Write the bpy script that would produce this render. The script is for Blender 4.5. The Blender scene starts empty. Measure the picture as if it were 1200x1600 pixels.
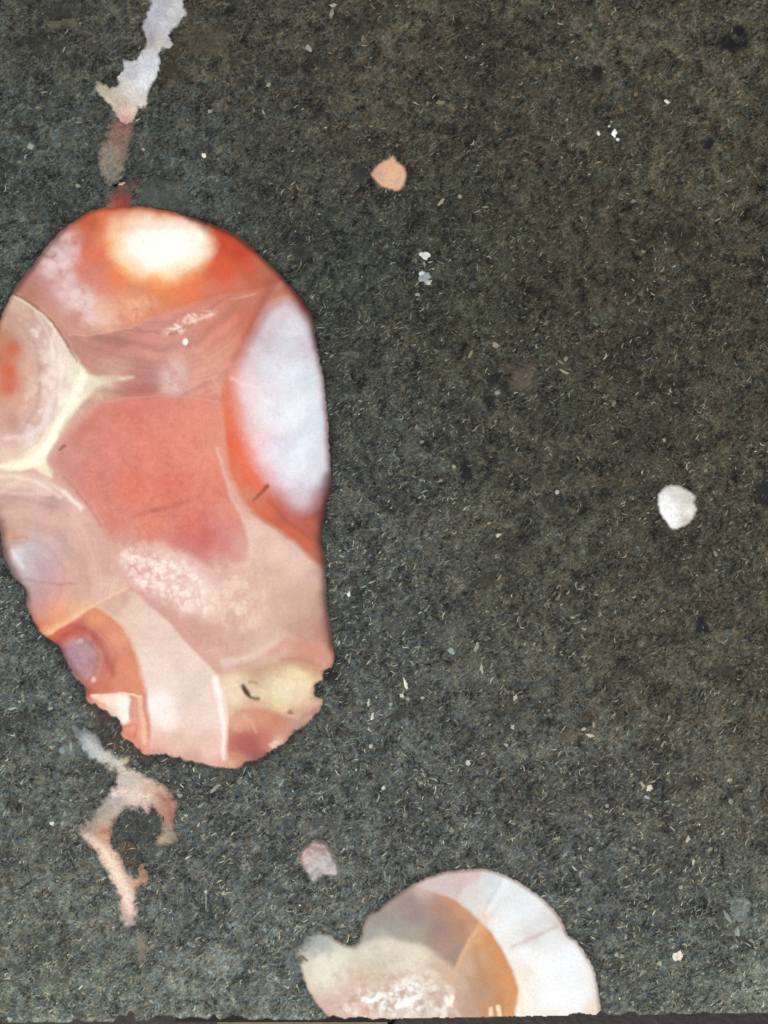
import bpy, math, random
import numpy as np

# ------------------------------------------------------------------ camera, sky, sun, exposure
S = 1e-4                                  # one photo pixel = 0.1 mm on the slab
scene = bpy.context.scene
COL = scene.collection
H_CAM = 0.50
cam_d = bpy.data.cameras.new('camera')
cam_d.sensor_fit = 'VERTICAL'
cam_d.sensor_height = 36.0
cam_d.lens = 36.0 * H_CAM / (1600 * S)
cam_d.clip_start = 0.02
cam_d.clip_end = 50
cam = bpy.data.objects.new('camera', cam_d)
cam.location = (0, 0, H_CAM)
COL.objects.link(cam)
scene.camera = cam

SUN_EL, SUN_AZ = math.radians(46), math.radians(212)      # azimuth clockwise from +Y
world = bpy.data.worlds.new('World')
scene.world = world
world.use_nodes = True
wn = world.node_tree
sky = wn.nodes.new('ShaderNodeTexSky')
sky.sky_type = 'NISHITA'
sky.sun_disc = False
sky.sun_elevation = SUN_EL
sky.sun_rotation = SUN_AZ
wn.links.new(sky.outputs[0], wn.nodes['Background'].inputs[0])
wn.nodes['Background'].inputs[1].default_value = 0.05
sun_d = bpy.data.lights.new('sun', 'SUN')
sun_d.energy = 3.6
sun_d.angle = math.radians(14)
sun_d.color = (1.0, 0.95, 0.88)
sun = bpy.data.objects.new('sun', sun_d)
sun.rotation_euler = (math.radians(90) - SUN_EL, 0, math.pi - SUN_AZ)
COL.objects.link(sun)
scene.view_settings.view_transform = 'Standard'
scene.view_settings.look = 'None'
scene.view_settings.exposure = 0.49
scene.view_settings.gamma = 1.0
scene.cycles.filter_width = 1.6

KALB = 0.80                               # albedo of what the photo shows as pure white
rng = np.random.default_rng(7)
random.seed(7)

# ------------------------------------------------------------------ helpers
def lin(c):
    c = np.asarray(c, float) / 255.0
    return np.where(c <= 0.04045, c / 12.92, ((c + 0.055) / 1.055) ** 2.4)

def P(x, y, z=0.0):
    return ((x - 600) * S, (800 - y) * S, z * S)

def vnoise(X, Y, w, seed):
    """value noise, wavelength w px, range 0..1"""
    r = np.random.default_rng(seed)
    n = 512
    g = r.random((n, n))
    u = X / w + 100.37; v = Y / w + 57.71
    iu = np.floor(u).astype(int); iv = np.floor(v).astype(int)
    fu = u - iu; fv = v - iv
    fu = fu * fu * (3 - 2 * fu); fv = fv * fv * (3 - 2 * fv)
    a = g[iu % n, iv % n]; b = g[(iu + 1) % n, iv % n]
    c = g[iu % n, (iv + 1) % n]; d = g[(iu + 1) % n, (iv + 1) % n]
    return (a * (1 - fu) + b * fu) * (1 - fv) + (c * (1 - fu) + d * fu) * fv

def fbm(X, Y, w, seed, octs=4, rough=0.55):
    s = 0; a = 1; t = 0
    for k in range(octs):
        s = s + a * vnoise(X, Y, w / 2 ** k, seed + 11 * k); t += a; a *= rough
    return s / t

def smooth_poly(pts, k=4, closed=True):
    p = np.asarray(pts, float); n = len(p); out = []
    rngi = range(n) if closed else range(n - 1)
    for i in rngi:
        if closed:
            p0, p1, p2, p3 = p[i - 1], p[i], p[(i + 1) % n], p[(i + 2) % n]
        else:
            p0, p1, p2, p3 = p[max(i - 1, 0)], p[i], p[i + 1], p[min(i + 2, n - 1)]
        for j in range(k):
            t = j / k
            out.append(0.5 * ((2 * p1) + (-p0 + p2) * t + (2 * p0 - 5 * p1 + 4 * p2 - p3) * t * t + (-p0 + 3 * p1 - 3 * p2 + p3) * t ** 3))
    if not closed: out.append(p[-1])
    return np.array(out)

def seg_dist(X, Y, a, b):
    d = b - a; L2 = d @ d + 1e-9
    t = np.clip(((X - a[0]) * d[0] + (Y - a[1]) * d[1]) / L2, 0, 1)
    return np.hypot(X - a[0] - t * d[0], Y - a[1] - t * d[1]), t

def signed(X, Y, poly):
    """negative inside"""
    D = np.full(X.shape, 1e9); ins = np.zeros(X.shape, bool)
    n = len(poly)
    for i in range(n):
        a, b = poly[i], poly[(i + 1) % n]
        d, _ = seg_dist(X, Y, a, b); D = np.minimum(D, d)
        if a[1] != b[1]:
            c = ((a[1] > Y) != (b[1] > Y)) & (X < (b[0] - a[0]) * (Y - a[1]) / (b[1] - a[1]) + a[0])
            ins ^= c
    return np.where(ins, -D, D)

def sstep(e0, e1, x):
    t = np.clip((x - e0) / (e1 - e0), 0, 1); return t * t * (3 - 2 * t)

class Field:
    """mineral colour over a patch of the polished face, on a fine vertex grid"""
    def __init__(s, x0, y0, x1, y1, st):
        s.st = st
        s.xs = np.arange(x0, x1 + st / 2, st); s.ys = np.arange(y0, y1 + st / 2, st)
        s.X, s.Y = np.meshgrid(s.xs, s.ys, indexing='ij')
        s.C = np.zeros(s.X.shape + (3,))
        s.zone = np.zeros(s.X.shape, int) - 1
        s.A = np.ones(s.X.shape)           # 1 = pure mineral, 0 = plain rock
        s.WX = s.X + (fbm(s.X, s.Y, 14, 901) - .5) * 5
        s.WY = s.Y + (fbm(s.X, s.Y, 14, 902) - .5) * 5
        s.keys = []
    def sl(s, p, m):
        p = np.asarray(p)
        i0, i1 = np.searchsorted(s.xs, [p[:, 0].min() - m, p[:, 0].max() + m])
        j0, j1 = np.searchsorted(s.ys, [p[:, 1].min() - m, p[:, 1].max() + m])
        return np.s_[max(i0, 0):i1, max(j0, 0):j1]
    def rbf(s, q, pts, pw=3.0):
        X, Y = s.X[q], s.Y[q]; W = 0; A = 0
        for x, y, c in pts:
            w = 1.0 / ((X - x) ** 2 + (Y - y) ** 2 + 60.0) ** (pw / 2)
            W = W + w; A = A + w[..., None] * lin(c)
        return A / W[..., None]
    def zone_paint(s, name, poly, pts, feather=4, own=True, label=None, sm=4, warp=1.0):
        poly = smooth_poly(poly, sm) if sm > 1 else np.asarray(poly, float)
        q = s.sl(poly, feather + 8)
        sd = signed(s.X[q] * (1 - warp) + s.WX[q] * warp, s.Y[q] * (1 - warp) + s.WY[q] * warp, poly)
        a = sstep(feather, -feather, sd)[..., None]
        s.C[q] = s.C[q] * (1 - a) + s.rbf(q, pts) * a
        if own:
            s.keys.append((name, label)); z = s.zone[q]; z[sd < 0] = len(s.keys) - 1; s.zone[q] = z
    def stroke(s, pts, w0, w1, col, alpha=1.0, feather=2.0, k=5, warp=1.0, grain=0.0):
        p = smooth_poly(pts, k, closed=False)
        m = max(w0, w1) + feather + 6
        q = s.sl(p, m); X = s.X[q] * (1 - warp) + s.WX[q] * warp; Y = s.Y[q] * (1 - warp) + s.WY[q] * warp
        best = np.full(X.shape, -1e9); n = len(p) - 1
        for i in range(n):
            d, t = seg_dist(X, Y, p[i], p[i + 1]); f = (i + t) / n
            best = np.maximum(best, (w0 * (1 - f) + w1 * f) - d)
        a = sstep(-feather, feather, best) * alpha
        if grain: a = a * np.clip(1 - grain + 2 * grain * fbm(s.X[q], s.Y[q], 7, 77), 0, 1)
        s.C[q] = s.C[q] * (1 - a[..., None]) + lin(col) * a[..., None]
    def blob(s, x, y, rx, ry, col, alpha=1.0, soft=1.0, rot=0.0, warp=2.0):
        R = max(rx, ry) * (1 + soft) + 8; q = s.sl([(x - R, y - R), (x + R, y + R)], 0)
        X = s.X[q] + warp * (s.WX[q] - s.X[q]) - x; Y = s.Y[q] + warp * (s.WY[q] - s.Y[q]) - y
        c, n = math.cos(rot), math.sin(rot)
        r = np.hypot((X * c + Y * n) / rx, (-X * n + Y * c) / ry)
        a = sstep(1 + soft / 2, 1 - soft / 2, r)[..., None] * alpha
        s.C[q] = s.C[q] * (1 - a) + lin(col) * a
    def speckle(s, poly, col, alpha, w, thr, seed, feather=14, an=1.0):
        """clotted pale or dark grains within an area"""
        poly = smooth_poly(poly); q = s.sl(poly, feather)
        sd = signed(s.X[q], s.Y[q], poly); m = sstep(feather, -feather, sd)
        n = fbm((s.X[q] + .6 * s.Y[q]), (s.Y[q] - .6 * s.X[q]) * an, w, seed, 3, .6)
        a = (sstep(thr - .06, thr + .20, n) * m * alpha)[..., None]
        s.C[q] = s.C[q] * (1 - a) + lin(col) * a
    def grains(s, poly, col, alpha, size, seed, feather=12, keep=.8):
        """crowd of small rounded crystals"""
        poly = smooth_poly(poly); q = s.sl(poly, feather)
        X = s.X[q] + (fbm(s.X[q], s.Y[q], 9, seed + 1, 2) - .5) * 9; Y = s.Y[q] + (fbm(s.X[q], s.Y[q], 9, seed + 2, 2) - .5) * 9
        m = sstep(feather, -feather, signed(X, Y, poly))
        r = np.random.default_rng(seed); g = r.random((256, 256, 4))
        iu = np.floor(X / size).astype(int); iv = np.floor(Y / size).astype(int); best = np.zeros(X.shape)
        for a in (-1, 0, 1):
            for b in (-1, 0, 1):
                h = g[(iu + a) % 256, (iv + b) % 256]
                d = np.hypot(X - (iu + a + h[..., 0]) * size, (Y - (iv + b + h[..., 1]) * size)) / (size * (.35 + .4 * h[..., 2]))
                best = np.maximum(best, sstep(1.15, .45, d) * (h[..., 3] < keep) * (.45 + .55 * h[..., 2]))
        a = (best * m * alpha)[..., None]
        s.C[q] = s.C[q] * (1 - a) + lin(col) * a
    def arcs(s, poly, cx, cy, w, amp, seed, feather=8, sx=1.0, sy=1.0):
        """fine concentric growth banding"""
        poly = smooth_poly(poly); q = s.sl(poly, feather)
        m = sstep(feather, -feather, signed(s.X[q], s.Y[q], poly))
        r = np.hypot((s.X[q] - cx) * sx, (s.Y[q] - cy) * sy) + (fbm(s.X[q], s.Y[q], 40, seed) - .5) * 22
        b = (vnoise(r, r * 0 + 3, w, seed) - .5) + .6 * (vnoise(r, r * 0 + 9, w / 2.3, seed + 1) - .5)
        b = b * (0.4 + 1.2 * fbm(s.X[q], s.Y[q], 30, seed + 5))
        s.C[q] = s.C[q] * (1 + (b * amp * m)[..., None])

def quad_mesh(name, V, Q, Cv, mat, ground=None):
    me = bpy.data.meshes.new(name)
    me.vertices.add(len(V)); me.vertices.foreach_set('co', np.asarray(V, np.float32).ravel())
    n = len(Q)
    me.loops.add(4 * n); me.loops.foreach_set('vertex_index', np.asarray(Q, np.int32).ravel())
    me.polygons.add(n)
    me.polygons.foreach_set('loop_start', np.arange(0, 4 * n, 4, dtype=np.int32))
    if Cv is not None:
        at = me.color_attributes.new('mineral', 'FLOAT_COLOR', 'POINT')
        rgba = np.ones((len(V), 4), np.float32); rgba[:, :Cv.shape[1]] = Cv
        at.data.foreach_set('color', rgba.ravel())
    if ground is not None:
        at = me.color_attributes.new('ground', 'FLOAT_COLOR', 'POINT')
        rgba = np.ones((len(V), 4), np.float32); rgba[:, :3] = ground
        at.data.foreach_set('color', rgba.ravel())
    me.update(calc_edges=True); me.validate()
    me.materials.append(mat)
    return me

def link(name, me, parent=None, label=None, kind=None):
    o = bpy.data.objects.new(name, me); COL.objects.link(o)
    if parent:
        o.parent = parent
        if parent.parent is None: o.location = (0, 0, THICK * S)
    if label: o['label'] = label
    if kind: o['kind'] = kind
    return o

def field_cells(F, sel, Z, depth):
    """the cells 'sel' of a field as a solid piece: top face at height Z, skirt going down into the rock"""
    nx, ny = F.X.shape
    I, J = np.nonzero(sel)
    idx = lambda i, j: i * ny + j
    q = np.stack([idx(I, J), idx(I, J + 1), idx(I + 1, J + 1), idx(I + 1, J)], 1)    # y runs down: this winds upward
    sp = np.zeros((sel.shape[0] + 2, sel.shape[1] + 2), bool); sp[1:-1, 1:-1] = sel
    e = []
    for (di, dj, a, b) in ((-1, 0, (0, 0), (0, 1)), (1, 0, (1, 1), (1, 0)), (0, -1, (1, 0), (0, 0)), (0, 1, (0, 1), (1, 1))):
        m = ~sp[I + 1 + di, J + 1 + dj]
        e.append(np.stack([idx(I[m] + a[0], J[m] + a[1]), idx(I[m] + b[0], J[m] + b[1])], 1))
    e = np.concatenate(e)
    used, inv = np.unique(q.ravel(), return_inverse=True)
    q2 = inv.reshape(-1, 4)
    pos = np.searchsorted(used, e)
    ring, rinv = np.unique(pos.ravel(), return_inverse=True); r2 = rinv.reshape(-1, 2)
    nV = len(used)
    X = F.X.ravel()[used]; Y = F.Y.ravel()[used]; z = Z.ravel()[used]
    V = np.stack([(X - 600) * S, (800 - Y) * S, z * S], 1)
    T = V[ring]; B = T.copy(); B[:, 2] = -depth * S; nR = len(ring)
    side = np.stack([nV + r2[:, 1], nV + r2[:, 0], nV + nR + r2[:, 0], nV + nR + r2[:, 1]], 1)
    C = np.concatenate([np.clip(F.C.reshape(-1, 3)[used], 0, 1.04) * KALB, F.A.ravel()[used][:, None]], 1)
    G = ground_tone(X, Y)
    return (np.concatenate([V, T, B]), np.concatenate([q2, side]), np.concatenate([C, C[ring], C[ring]])), np.concatenate([G, G[ring], G[ring]])

def cells_mesh(name, F, sel, Z, depth, mat):
    vqc, g = field_cells(F, sel, Z, depth)
    return quad_mesh(name, *vqc, mat, g)

def build_field(F, base_name, base_label, parent, Z, mat, mask, depth=40):
    """zone children under the piece that fills the remainder"""
    zc = F.zone[:-1, :-1]; m = mask[:-1, :-1] & mask[1:, 1:] & mask[1:, :-1] & mask[:-1, 1:]
    groups = {}
    for k, (nm, lb) in enumerate(F.keys):
        groups.setdefault((nm, lb), []).append(k)
    used = np.zeros(zc.shape, bool); todo = []
    for (nm, lb), ks in groups.items():
        sel = np.isin(zc, ks) & m; used |= sel
        if sel.sum() > 8: todo.append((nm, lb, sel))
    base = link(base_name, cells_mesh(base_name, F, m & ~used, Z, depth, mat), parent, base_label)
    for nm, lb, sel in todo:
        link(nm, cells_mesh(nm, F, sel, Z, depth, mat), base, lb)
    return base

# ------------------------------------------------------------------ materials
def nodes_of(name):
    m = bpy.data.materials.new(name); m.use_nodes = True
    t = m.node_tree; return m, t, t.nodes, t.links, t.nodes['Principled BSDF']

def px_coords(N, L, scale=(1, 1, 1), rot=0.0):
    tc = N.new('ShaderNodeTexCoord'); mp = N.new('ShaderNodeMapping')
    mp.inputs['Scale'].default_value = tuple(s / S for s in scale); mp.inputs['Rotation'].default_value = (0, 0, 0)
    r = N.new('ShaderNodeVectorRotate'); r.rotation_type = 'Z_AXIS'; r.inputs['Angle'].default_value = rot
    L.new(tc.outputs['Object'], r.inputs['Vector']); L.new(r.outputs[0], mp.inputs['Vector'])
    return mp.outputs[0]

def noise(N, L, vec, wl, detail=3, rough=.55, dist=0.0):
    n = N.new('ShaderNodeTexNoise'); n.inputs['Scale'].default_value = 1.0 / wl
    n.inputs['Detail'].default_value = detail; n.inputs['Roughness'].default_value = rough; n.inputs['Distortion'].default_value = dist
    L.new(vec, n.inputs['Vector']); return n.outputs['Fac']

def mathn(N, L, op, a, b=None, clamp=False):
    n = N.new('ShaderNodeMath'); n.operation = op; n.use_clamp = clamp
    for i, v in enumerate((a, b)):
        if v is None: continue
        if isinstance(v, (int, float)): n.inputs[i].default_value = v
        else: L.new(v, n.inputs[i])
    return n.outputs[0]

def mrange(N, L, v, a, b, c, d):
    n = N.new('ShaderNodeMapRange'); n.inputs[1].default_value = a; n.inputs[2].default_value = b
    n.inputs[3].default_value = c; n.inputs[4].default_value = d; L.new(v, n.inputs[0]); return n.outputs[0]

def mixc(N, L, fac, a, b, bt='MIX'):
    n = N.new('ShaderNodeMix'); n.data_type = 'RGBA'; n.blend_type = bt
    for sock, v in ((n.inputs[0], fac), (n.inputs[6], a), (n.inputs[7], b)):
        if isinstance(v, (int, float)): sock.default_value = v
        elif isinstance(v, tuple): sock.default_value = v
        else: L.new(v, sock)
    return n.outputs[2]

def rock_colour(N, L, tone):
    """felted ground mass: returns colour and height sockets"""
    v = px_coords(N, L)
    vs = px_coords(N, L, (1, 2.0, 1), math.radians(-42))
    vt = px_coords(N, L, (1.5, 1, 1), math.radians(12))
    mul = lambda a, b: mathn(N, L, 'MULTIPLY', a, b)
    add = lambda a, b: mathn(N, L, 'ADD', a, b)
    def ridge(vec, wl, width, dist):             # thin bright crystal edges
        n = noise(N, L, vec, wl, 2, .5, dist)
        return mrange(N, L, mathn(N, L, 'ABSOLUTE', add(n, -.5)), 0, width, 1, 0)
    fine = noise(N, L, vs, 11, 3, .62, .3)
    grit = noise(N, L, v, 4.2, 2, .6)
    mid = noise(N, L, v, 30, 4, .62, .6)
    big = noise(N, L, v, 95, 3, .5)
    gate1 = mrange(N, L, noise(N, L, v, 16, 2, .5), .40, .66, 0, 1)
    gate2 = mrange(N, L, noise(N, L, vt, 21, 2, .5), .46, .70, 0, 1)
    r = add(mul(ridge(vs, 14, .05, .5), gate1), mul(ridge(vt, 11, .045, .7), gate2))
    gate3 = mrange(N, L, noise(N, L, v, 44, 2, .5), .46, .62, 0, .9)
    r = add(r, mul(mul(ridge(v, 25, .028, 1.6), gate3), mrange(N, L, noise(N, L, v, 9, 2, .5), .35, .6, .2, 1)))
    r = mathn(N, L, 'MINIMUM', r, 1.35)
    base = add(add(mrange(N, L, fine, .3, .7, -.58, .58), mrange(N, L, grit, .3, .7, -.34, .34)), mrange(N, L, mid, .3, .7, .16, 1.44))
    base = mul(base, mrange(N, L, big, .32, .68, .58, 1.26))
    g = add(mathn(N, L, 'MAXIMUM', base, .10), mul(r, 1.95))
    hue = noise(N, L, v, 13, 3, .6, .4)
    c1 = mixc(N, L, mrange(N, L, hue, .36, .64, 0, 1), (.86, 1.0, 1.06, 1), (1.10, 1.0, .80, 1))
    hue2 = noise(N, L, v, 37, 3, .6)
    c2 = mixc(N, L, mrange(N, L, hue2, .54, .74, 0, .7), c1, (1.15, .92, .82, 1))
    col = mixc(N, L, 1.0, tone, c2, 'MULTIPLY')
    sc = N.new('ShaderNodeVectorMath'); sc.operation = 'SCALE'
    L.new(col, sc.inputs[0]); L.new(g, sc.inputs['Scale'])
    return sc.outputs[0], g

def mineral_material(name, rough=.4, grain=.10, wl=3.2, bump=.25, spec=.35, blend=True):
    m, t, N, L, B = nodes_of(name)
    at = N.new('ShaderNodeAttribute'); at.attribute_name = 'mineral'
    v = px_coords(N, L)
    g = mrange(N, L, noise(N, L, v, wl, 3, .6), .3, .7, 1 - grain, 1 + grain)
    sc = N.new('ShaderNodeVectorMath'); sc.operation = 'SCALE'
    L.new(at.outputs['Color'], sc.inputs[0]); L.new(g, sc.inputs['Scale'])
    out = sc.outputs[0]
    h = noise(N, L, v, 5, 4, .6)
    if blend:                                   # where the mineral thins out the rock shows between its grains
        gr = N.new('ShaderNodeAttribute'); gr.attribute_name = 'ground'
        rc, rh = rock_colour(N, L, gr.outputs['Color'])
        al = mathn(N, L, 'ADD', at.outputs['Alpha'], mrange(N, L, noise(N, L, v, 7, 3, .6), .3, .7, -.25, .25))
        al = mathn(N, L, 'MULTIPLY', al, mrange(N, L, at.outputs['Alpha'], 0, .12, 0, 1))
        al = mathn(N, L, 'MAXIMUM', al, mrange(N, L, at.outputs['Alpha'], .85, 1, 0, 1), True)
        out = mixc(N, L, al, rc, out)
    L.new(out, B.inputs['Base Color'])
    B.inputs['Roughness'].default_value = rough; B.inputs['Specular IOR Level'].default_value = spec
    bp = N.new('ShaderNodeBump'); bp.inputs['Strength'].default_value = bump; bp.inputs['Distance'].default_value = 1.0 * S
    L.new(h, bp.inputs['Height']); L.new(bp.outputs[0], B.inputs['Normal'])
    return m

M_AGATE = mineral_material('polished_chalcedony', .42, .075, 3.0, .12, .3)
M_VEIN = mineral_material('vein_quartz', .6, .13, 3.5, .4, .2)
M_GRAIN = mineral_material('mineral_grains', .55, .16, 3.0, .4, .2, False)

def rock_material():
    m, t, N, L, B = nodes_of('dark_basalt')
    at = N.new('ShaderNodeAttribute'); at.attribute_name = 'mineral'
    col, g = rock_colour(N, L, at.outputs['Color'])
    L.new(col, B.inputs['Base Color'])
    B.inputs['Roughness'].default_value = .5; B.inputs['Specular IOR Level'].default_value = .2
    bp = N.new('ShaderNodeBump'); bp.inputs['Strength'].default_value = .35; bp.inputs['Distance'].default_value = 1.5 * S
    L.new(g, bp.inputs['Height']); L.new(bp.outputs[0], B.inputs['Normal'])
    return m
M_ROCK = rock_material()

def plain_material(name, c1, c2, wl, rough):
    m, t, N, L, B = nodes_of(name)
    v = px_coords(N, L)
    a = tuple(lin(c1)) + (1,); b = tuple(lin(c2)) + (1,)
    L.new(mixc(N, L, mrange(N, L, noise(N, L, v, wl, 4, .6), .3, .7, 0, 1), a, b), B.inputs['Base Color'])
    B.inputs['Roughness'].default_value = rough
    bp = N.new('ShaderNodeBump'); bp.inputs['Strength'].default_value = .4; bp.inputs['Distance'].default_value = 3 * S
    L.new(noise(N, L, v, 12, 3), bp.inputs['Height']); L.new(bp.outputs[0], B.inputs['Normal'])
    return m
M_TABLE = plain_material('dark_stained_wood', (18, 10, 8), (28, 17, 13), 60, .6)
M_GAP_SHADE = plain_material('dark_gap_shade', (14, 11, 7), (28, 24, 14), 12, .9)  # dark colour painted for the shade in the gap
M_LEDGE = plain_material('pale_sawn_edge', (92, 88, 68), (112, 104, 80), 14, .8)

# ------------------------------------------------------------------ the place: dark tabletop, the slab
THICK = 150
def box_mesh(name, x0, x1, y0, y1, z0, z1, mat, nseg=1):
    V = [P(x, y, z) for z in (z0, z1) for (x, y) in ((x0, y1), (x1, y1), (x1, y0), (x0, y0))]
    me = bpy.data.meshes.new(name)
    me.from_pydata(V, [], [(3, 2, 1, 0), (4, 5, 6, 7), (0, 1, 5, 4), (1, 2, 6, 5), (2, 3, 7, 6), (3, 0, 4, 7)])
    me.materials.append(mat); return me
link('tabletop', box_mesh('tabletop', -6000, 7000, -6000, 7000, -THICK - 200, -THICK, M_TABLE), kind='structure')

slab = bpy.data.objects.new('rock_slab', None); COL.objects.link(slab)
slab.location = (0, 0, -THICK * S)
slab['label'] = 'dark speckled basalt slab with polished red agate nodules and pale veins'
slab['category'] = 'rock slab'
slab['kind'] = 'thing'
def part(name, me, parent, label=None, kind=None):
    return link(name, me, parent, label, kind)

# ---- bottom saw cut of the slab (photo y as a function of x), chipped on the left
def edge_y(x):
    x = np.asarray(x, float)
    y = np.interp(x, [-300, 0, 140, 400, 600, 800, 1000, 1200, 1500], [1602, 1599.5, 1598, 1595, 1594.3, 1590.5, 1587, 1583.5, 1578])
    chips = [(122, 7, 8), (190, 13, 12), (205, 7, 20), (243, 8, 9), (262, 20, 9), (300, 26, 7), (334, 7, 12), (365, 22, 7), (418, 9, 3), (522, 16, 6), (560, 22, 4),
             (905, 20, 4), (940, 9, 6), (985, 14, 6), (1052, 9, 3), (1100, 12, 4)]
    for cx, w, d in chips:
        y = y - d * np.clip(1 - np.abs(x - cx) / w, 0, 1) ** .7
    return y - 1.6 * (vnoise(x, x * 0 + 4, 9, 31) - .3) - 1.0 * vnoise(x, x * 0 + 8, 3.5, 32)

# large-scale rock tone with a sheen gradient painted in: olive brown to the upper right, bluer grey below and left
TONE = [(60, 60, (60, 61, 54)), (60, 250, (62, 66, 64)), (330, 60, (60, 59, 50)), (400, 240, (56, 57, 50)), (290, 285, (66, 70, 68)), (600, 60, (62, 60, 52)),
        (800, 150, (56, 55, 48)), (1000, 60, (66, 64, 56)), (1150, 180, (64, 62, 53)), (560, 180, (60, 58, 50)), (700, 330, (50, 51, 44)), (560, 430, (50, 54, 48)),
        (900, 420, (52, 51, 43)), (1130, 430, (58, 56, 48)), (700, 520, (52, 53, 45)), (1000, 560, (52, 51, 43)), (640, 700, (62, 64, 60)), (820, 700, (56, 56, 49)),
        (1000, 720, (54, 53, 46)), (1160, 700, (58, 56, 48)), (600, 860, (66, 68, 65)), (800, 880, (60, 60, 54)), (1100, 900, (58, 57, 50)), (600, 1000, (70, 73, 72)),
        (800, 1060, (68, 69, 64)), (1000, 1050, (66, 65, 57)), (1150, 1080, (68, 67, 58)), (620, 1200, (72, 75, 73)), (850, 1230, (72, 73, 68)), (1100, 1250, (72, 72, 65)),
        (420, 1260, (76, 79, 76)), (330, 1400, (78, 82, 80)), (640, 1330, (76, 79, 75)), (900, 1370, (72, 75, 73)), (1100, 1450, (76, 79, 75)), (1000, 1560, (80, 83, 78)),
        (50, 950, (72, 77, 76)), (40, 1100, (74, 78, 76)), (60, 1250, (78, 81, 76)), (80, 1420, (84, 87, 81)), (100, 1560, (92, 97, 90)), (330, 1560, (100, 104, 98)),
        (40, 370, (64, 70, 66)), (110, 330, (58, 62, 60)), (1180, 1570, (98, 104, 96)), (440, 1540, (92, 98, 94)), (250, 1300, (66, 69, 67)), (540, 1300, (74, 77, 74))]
def rbf_at(X, Y, pts, s0, pw):
    W = 0; A = 0
    for x, y, c in pts:
        w = 1.0 / ((X - x) ** 2 + (Y - y) ** 2 + s0) ** (pw / 2); W = W + w; A = A + w[..., None] * lin(c)
    return A / W[..., None]

OUT1 = [(-14, 560), (-6, 525), (5, 490), (21, 457), (32, 440), (55, 412), (75, 385), (100, 359), (120, 345), (140, 332), (160, 326), (185, 323), (212, 324),
        (250, 328), (285, 337), (322, 349), (347, 359), (372, 372), (397, 392), (422, 415), (447, 442), (467, 465), (485, 492), (490, 512), (495, 550),
        (504, 587), (507, 625), (511, 662), (513, 705), (515, 730), (516, 760), (510, 780), (504, 810), (501, 842), (505, 867), (507, 905), (509, 942),
        (514, 975), (517, 1005), (521, 1034), (505, 1047), (502, 1062), (491, 1072), (489, 1090), (503, 1095), (497, 1110), (482, 1127), (460, 1142),
        (440, 1163), (420, 1172), (407, 1182), (385, 1191), (367, 1199), (345, 1197), (325, 1194), (300, 1189), (287, 1185), (265, 1179), (240, 1177),
        (225, 1177), (215, 1165), (193, 1152), (192, 1135), (185, 1122), (172, 1115), (157, 1105), (137, 1095), (134, 1085), (132, 1070), (117, 1055),
        (102, 1027), (95, 1012), (85, 1003), (65, 987), (50, 962), (42, 942), (41, 920), (22, 900), (15, 887), (5, 860), (1, 830), (-5, 800), (-14, 740), (-18, 650)]
OUT2 = [(524, 1610), (516, 1592), (506, 1580), (493, 1564), (479, 1538), (473, 1521), (467, 1509), (462, 1497), (462, 1482), (469, 1471), (480, 1462), (494, 1457), (511, 1460), (527, 1471), (540, 1478), (553, 1479), (563, 1469),
        (568, 1452), (576, 1431), (592, 1423), (602, 1413), (620, 1400), (648, 1382), (674, 1370), (700, 1363), (725, 1360), (747, 1359), (770, 1362), (795, 1372), (820, 1386), (840, 1400),
        (857, 1415), (872, 1432), (879, 1446), (886, 1461), (900, 1472), (912, 1490), (925, 1512), (931, 1537), (935, 1562), (939, 1590), (940, 1604)]
ROCKGAIN = 1.13
EDGE_BAND = ((smooth_poly(OUT1, 2), .62), (smooth_poly(OUT2, 2), .40))
def ground_tone(X, Y):
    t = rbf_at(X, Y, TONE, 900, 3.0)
    w = (sstep(420, 800, X) * sstep(1250, 900, Y))[..., None]               # tone shifted towards olive brown to the upper right
    t = t * (1 + w * np.array([.01, .0, -.07]))
    for pl, k in EDGE_BAND:                          # thin darker band in the rock tone against each nodule
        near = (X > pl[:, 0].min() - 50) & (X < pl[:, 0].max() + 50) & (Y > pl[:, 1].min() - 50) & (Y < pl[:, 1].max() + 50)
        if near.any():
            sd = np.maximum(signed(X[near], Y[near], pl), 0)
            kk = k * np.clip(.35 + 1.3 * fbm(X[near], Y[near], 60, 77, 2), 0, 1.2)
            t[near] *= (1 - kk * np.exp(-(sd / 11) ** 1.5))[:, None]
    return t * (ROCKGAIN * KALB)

def make_matrix():
    xs = np.arange(-200, 1401, 4.0); n = len(xs)
    ts = np.linspace(0, 1, 451)
    X = np.repeat(xs[:, None], len(ts), 1)
    eb = edge_y(xs)
    Y = -200 + (eb[:, None] + 200) * ts[None, :]
    Z = (fbm(X, Y, 60, 5, 3) - .5) * .3
    near = np.clip((eb[:, None] - Y) / 7, 0, 1); Z = Z - 3.0 * (1 - near) ** 2      # worn arris along the cut
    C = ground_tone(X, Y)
    V = np.stack([(X - 600) * S, (800 - Y) * S, Z * S], -1).reshape(-1, 3)
    m = len(ts); idx = np.arange(n * m).reshape(n, m)
    Q = np.stack([idx[:-1, :-1], idx[:-1, 1:], idx[1:, 1:], idx[1:, :-1]], -1).reshape(-1, 4)
    rim = np.concatenate([idx[:, 0], idx[-1, 1:], idx[-2::-1, -1], idx[0, -2:0:-1]])
    B = V[rim].copy(); B[:, 2] = -THICK * S
    k = len(V); r = len(rim); a = np.arange(r); b = (a + 1) % r
    side = np.stack([rim[a], rim[b], k + b, k + a], 1)
    Cc = np.concatenate([C.reshape(-1, 3), C.reshape(-1, 3)[rim]])
    return quad_mesh('rock_matrix', np.concatenate([V, B]), np.concatenate([Q, side]), Cc, M_ROCK)
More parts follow.
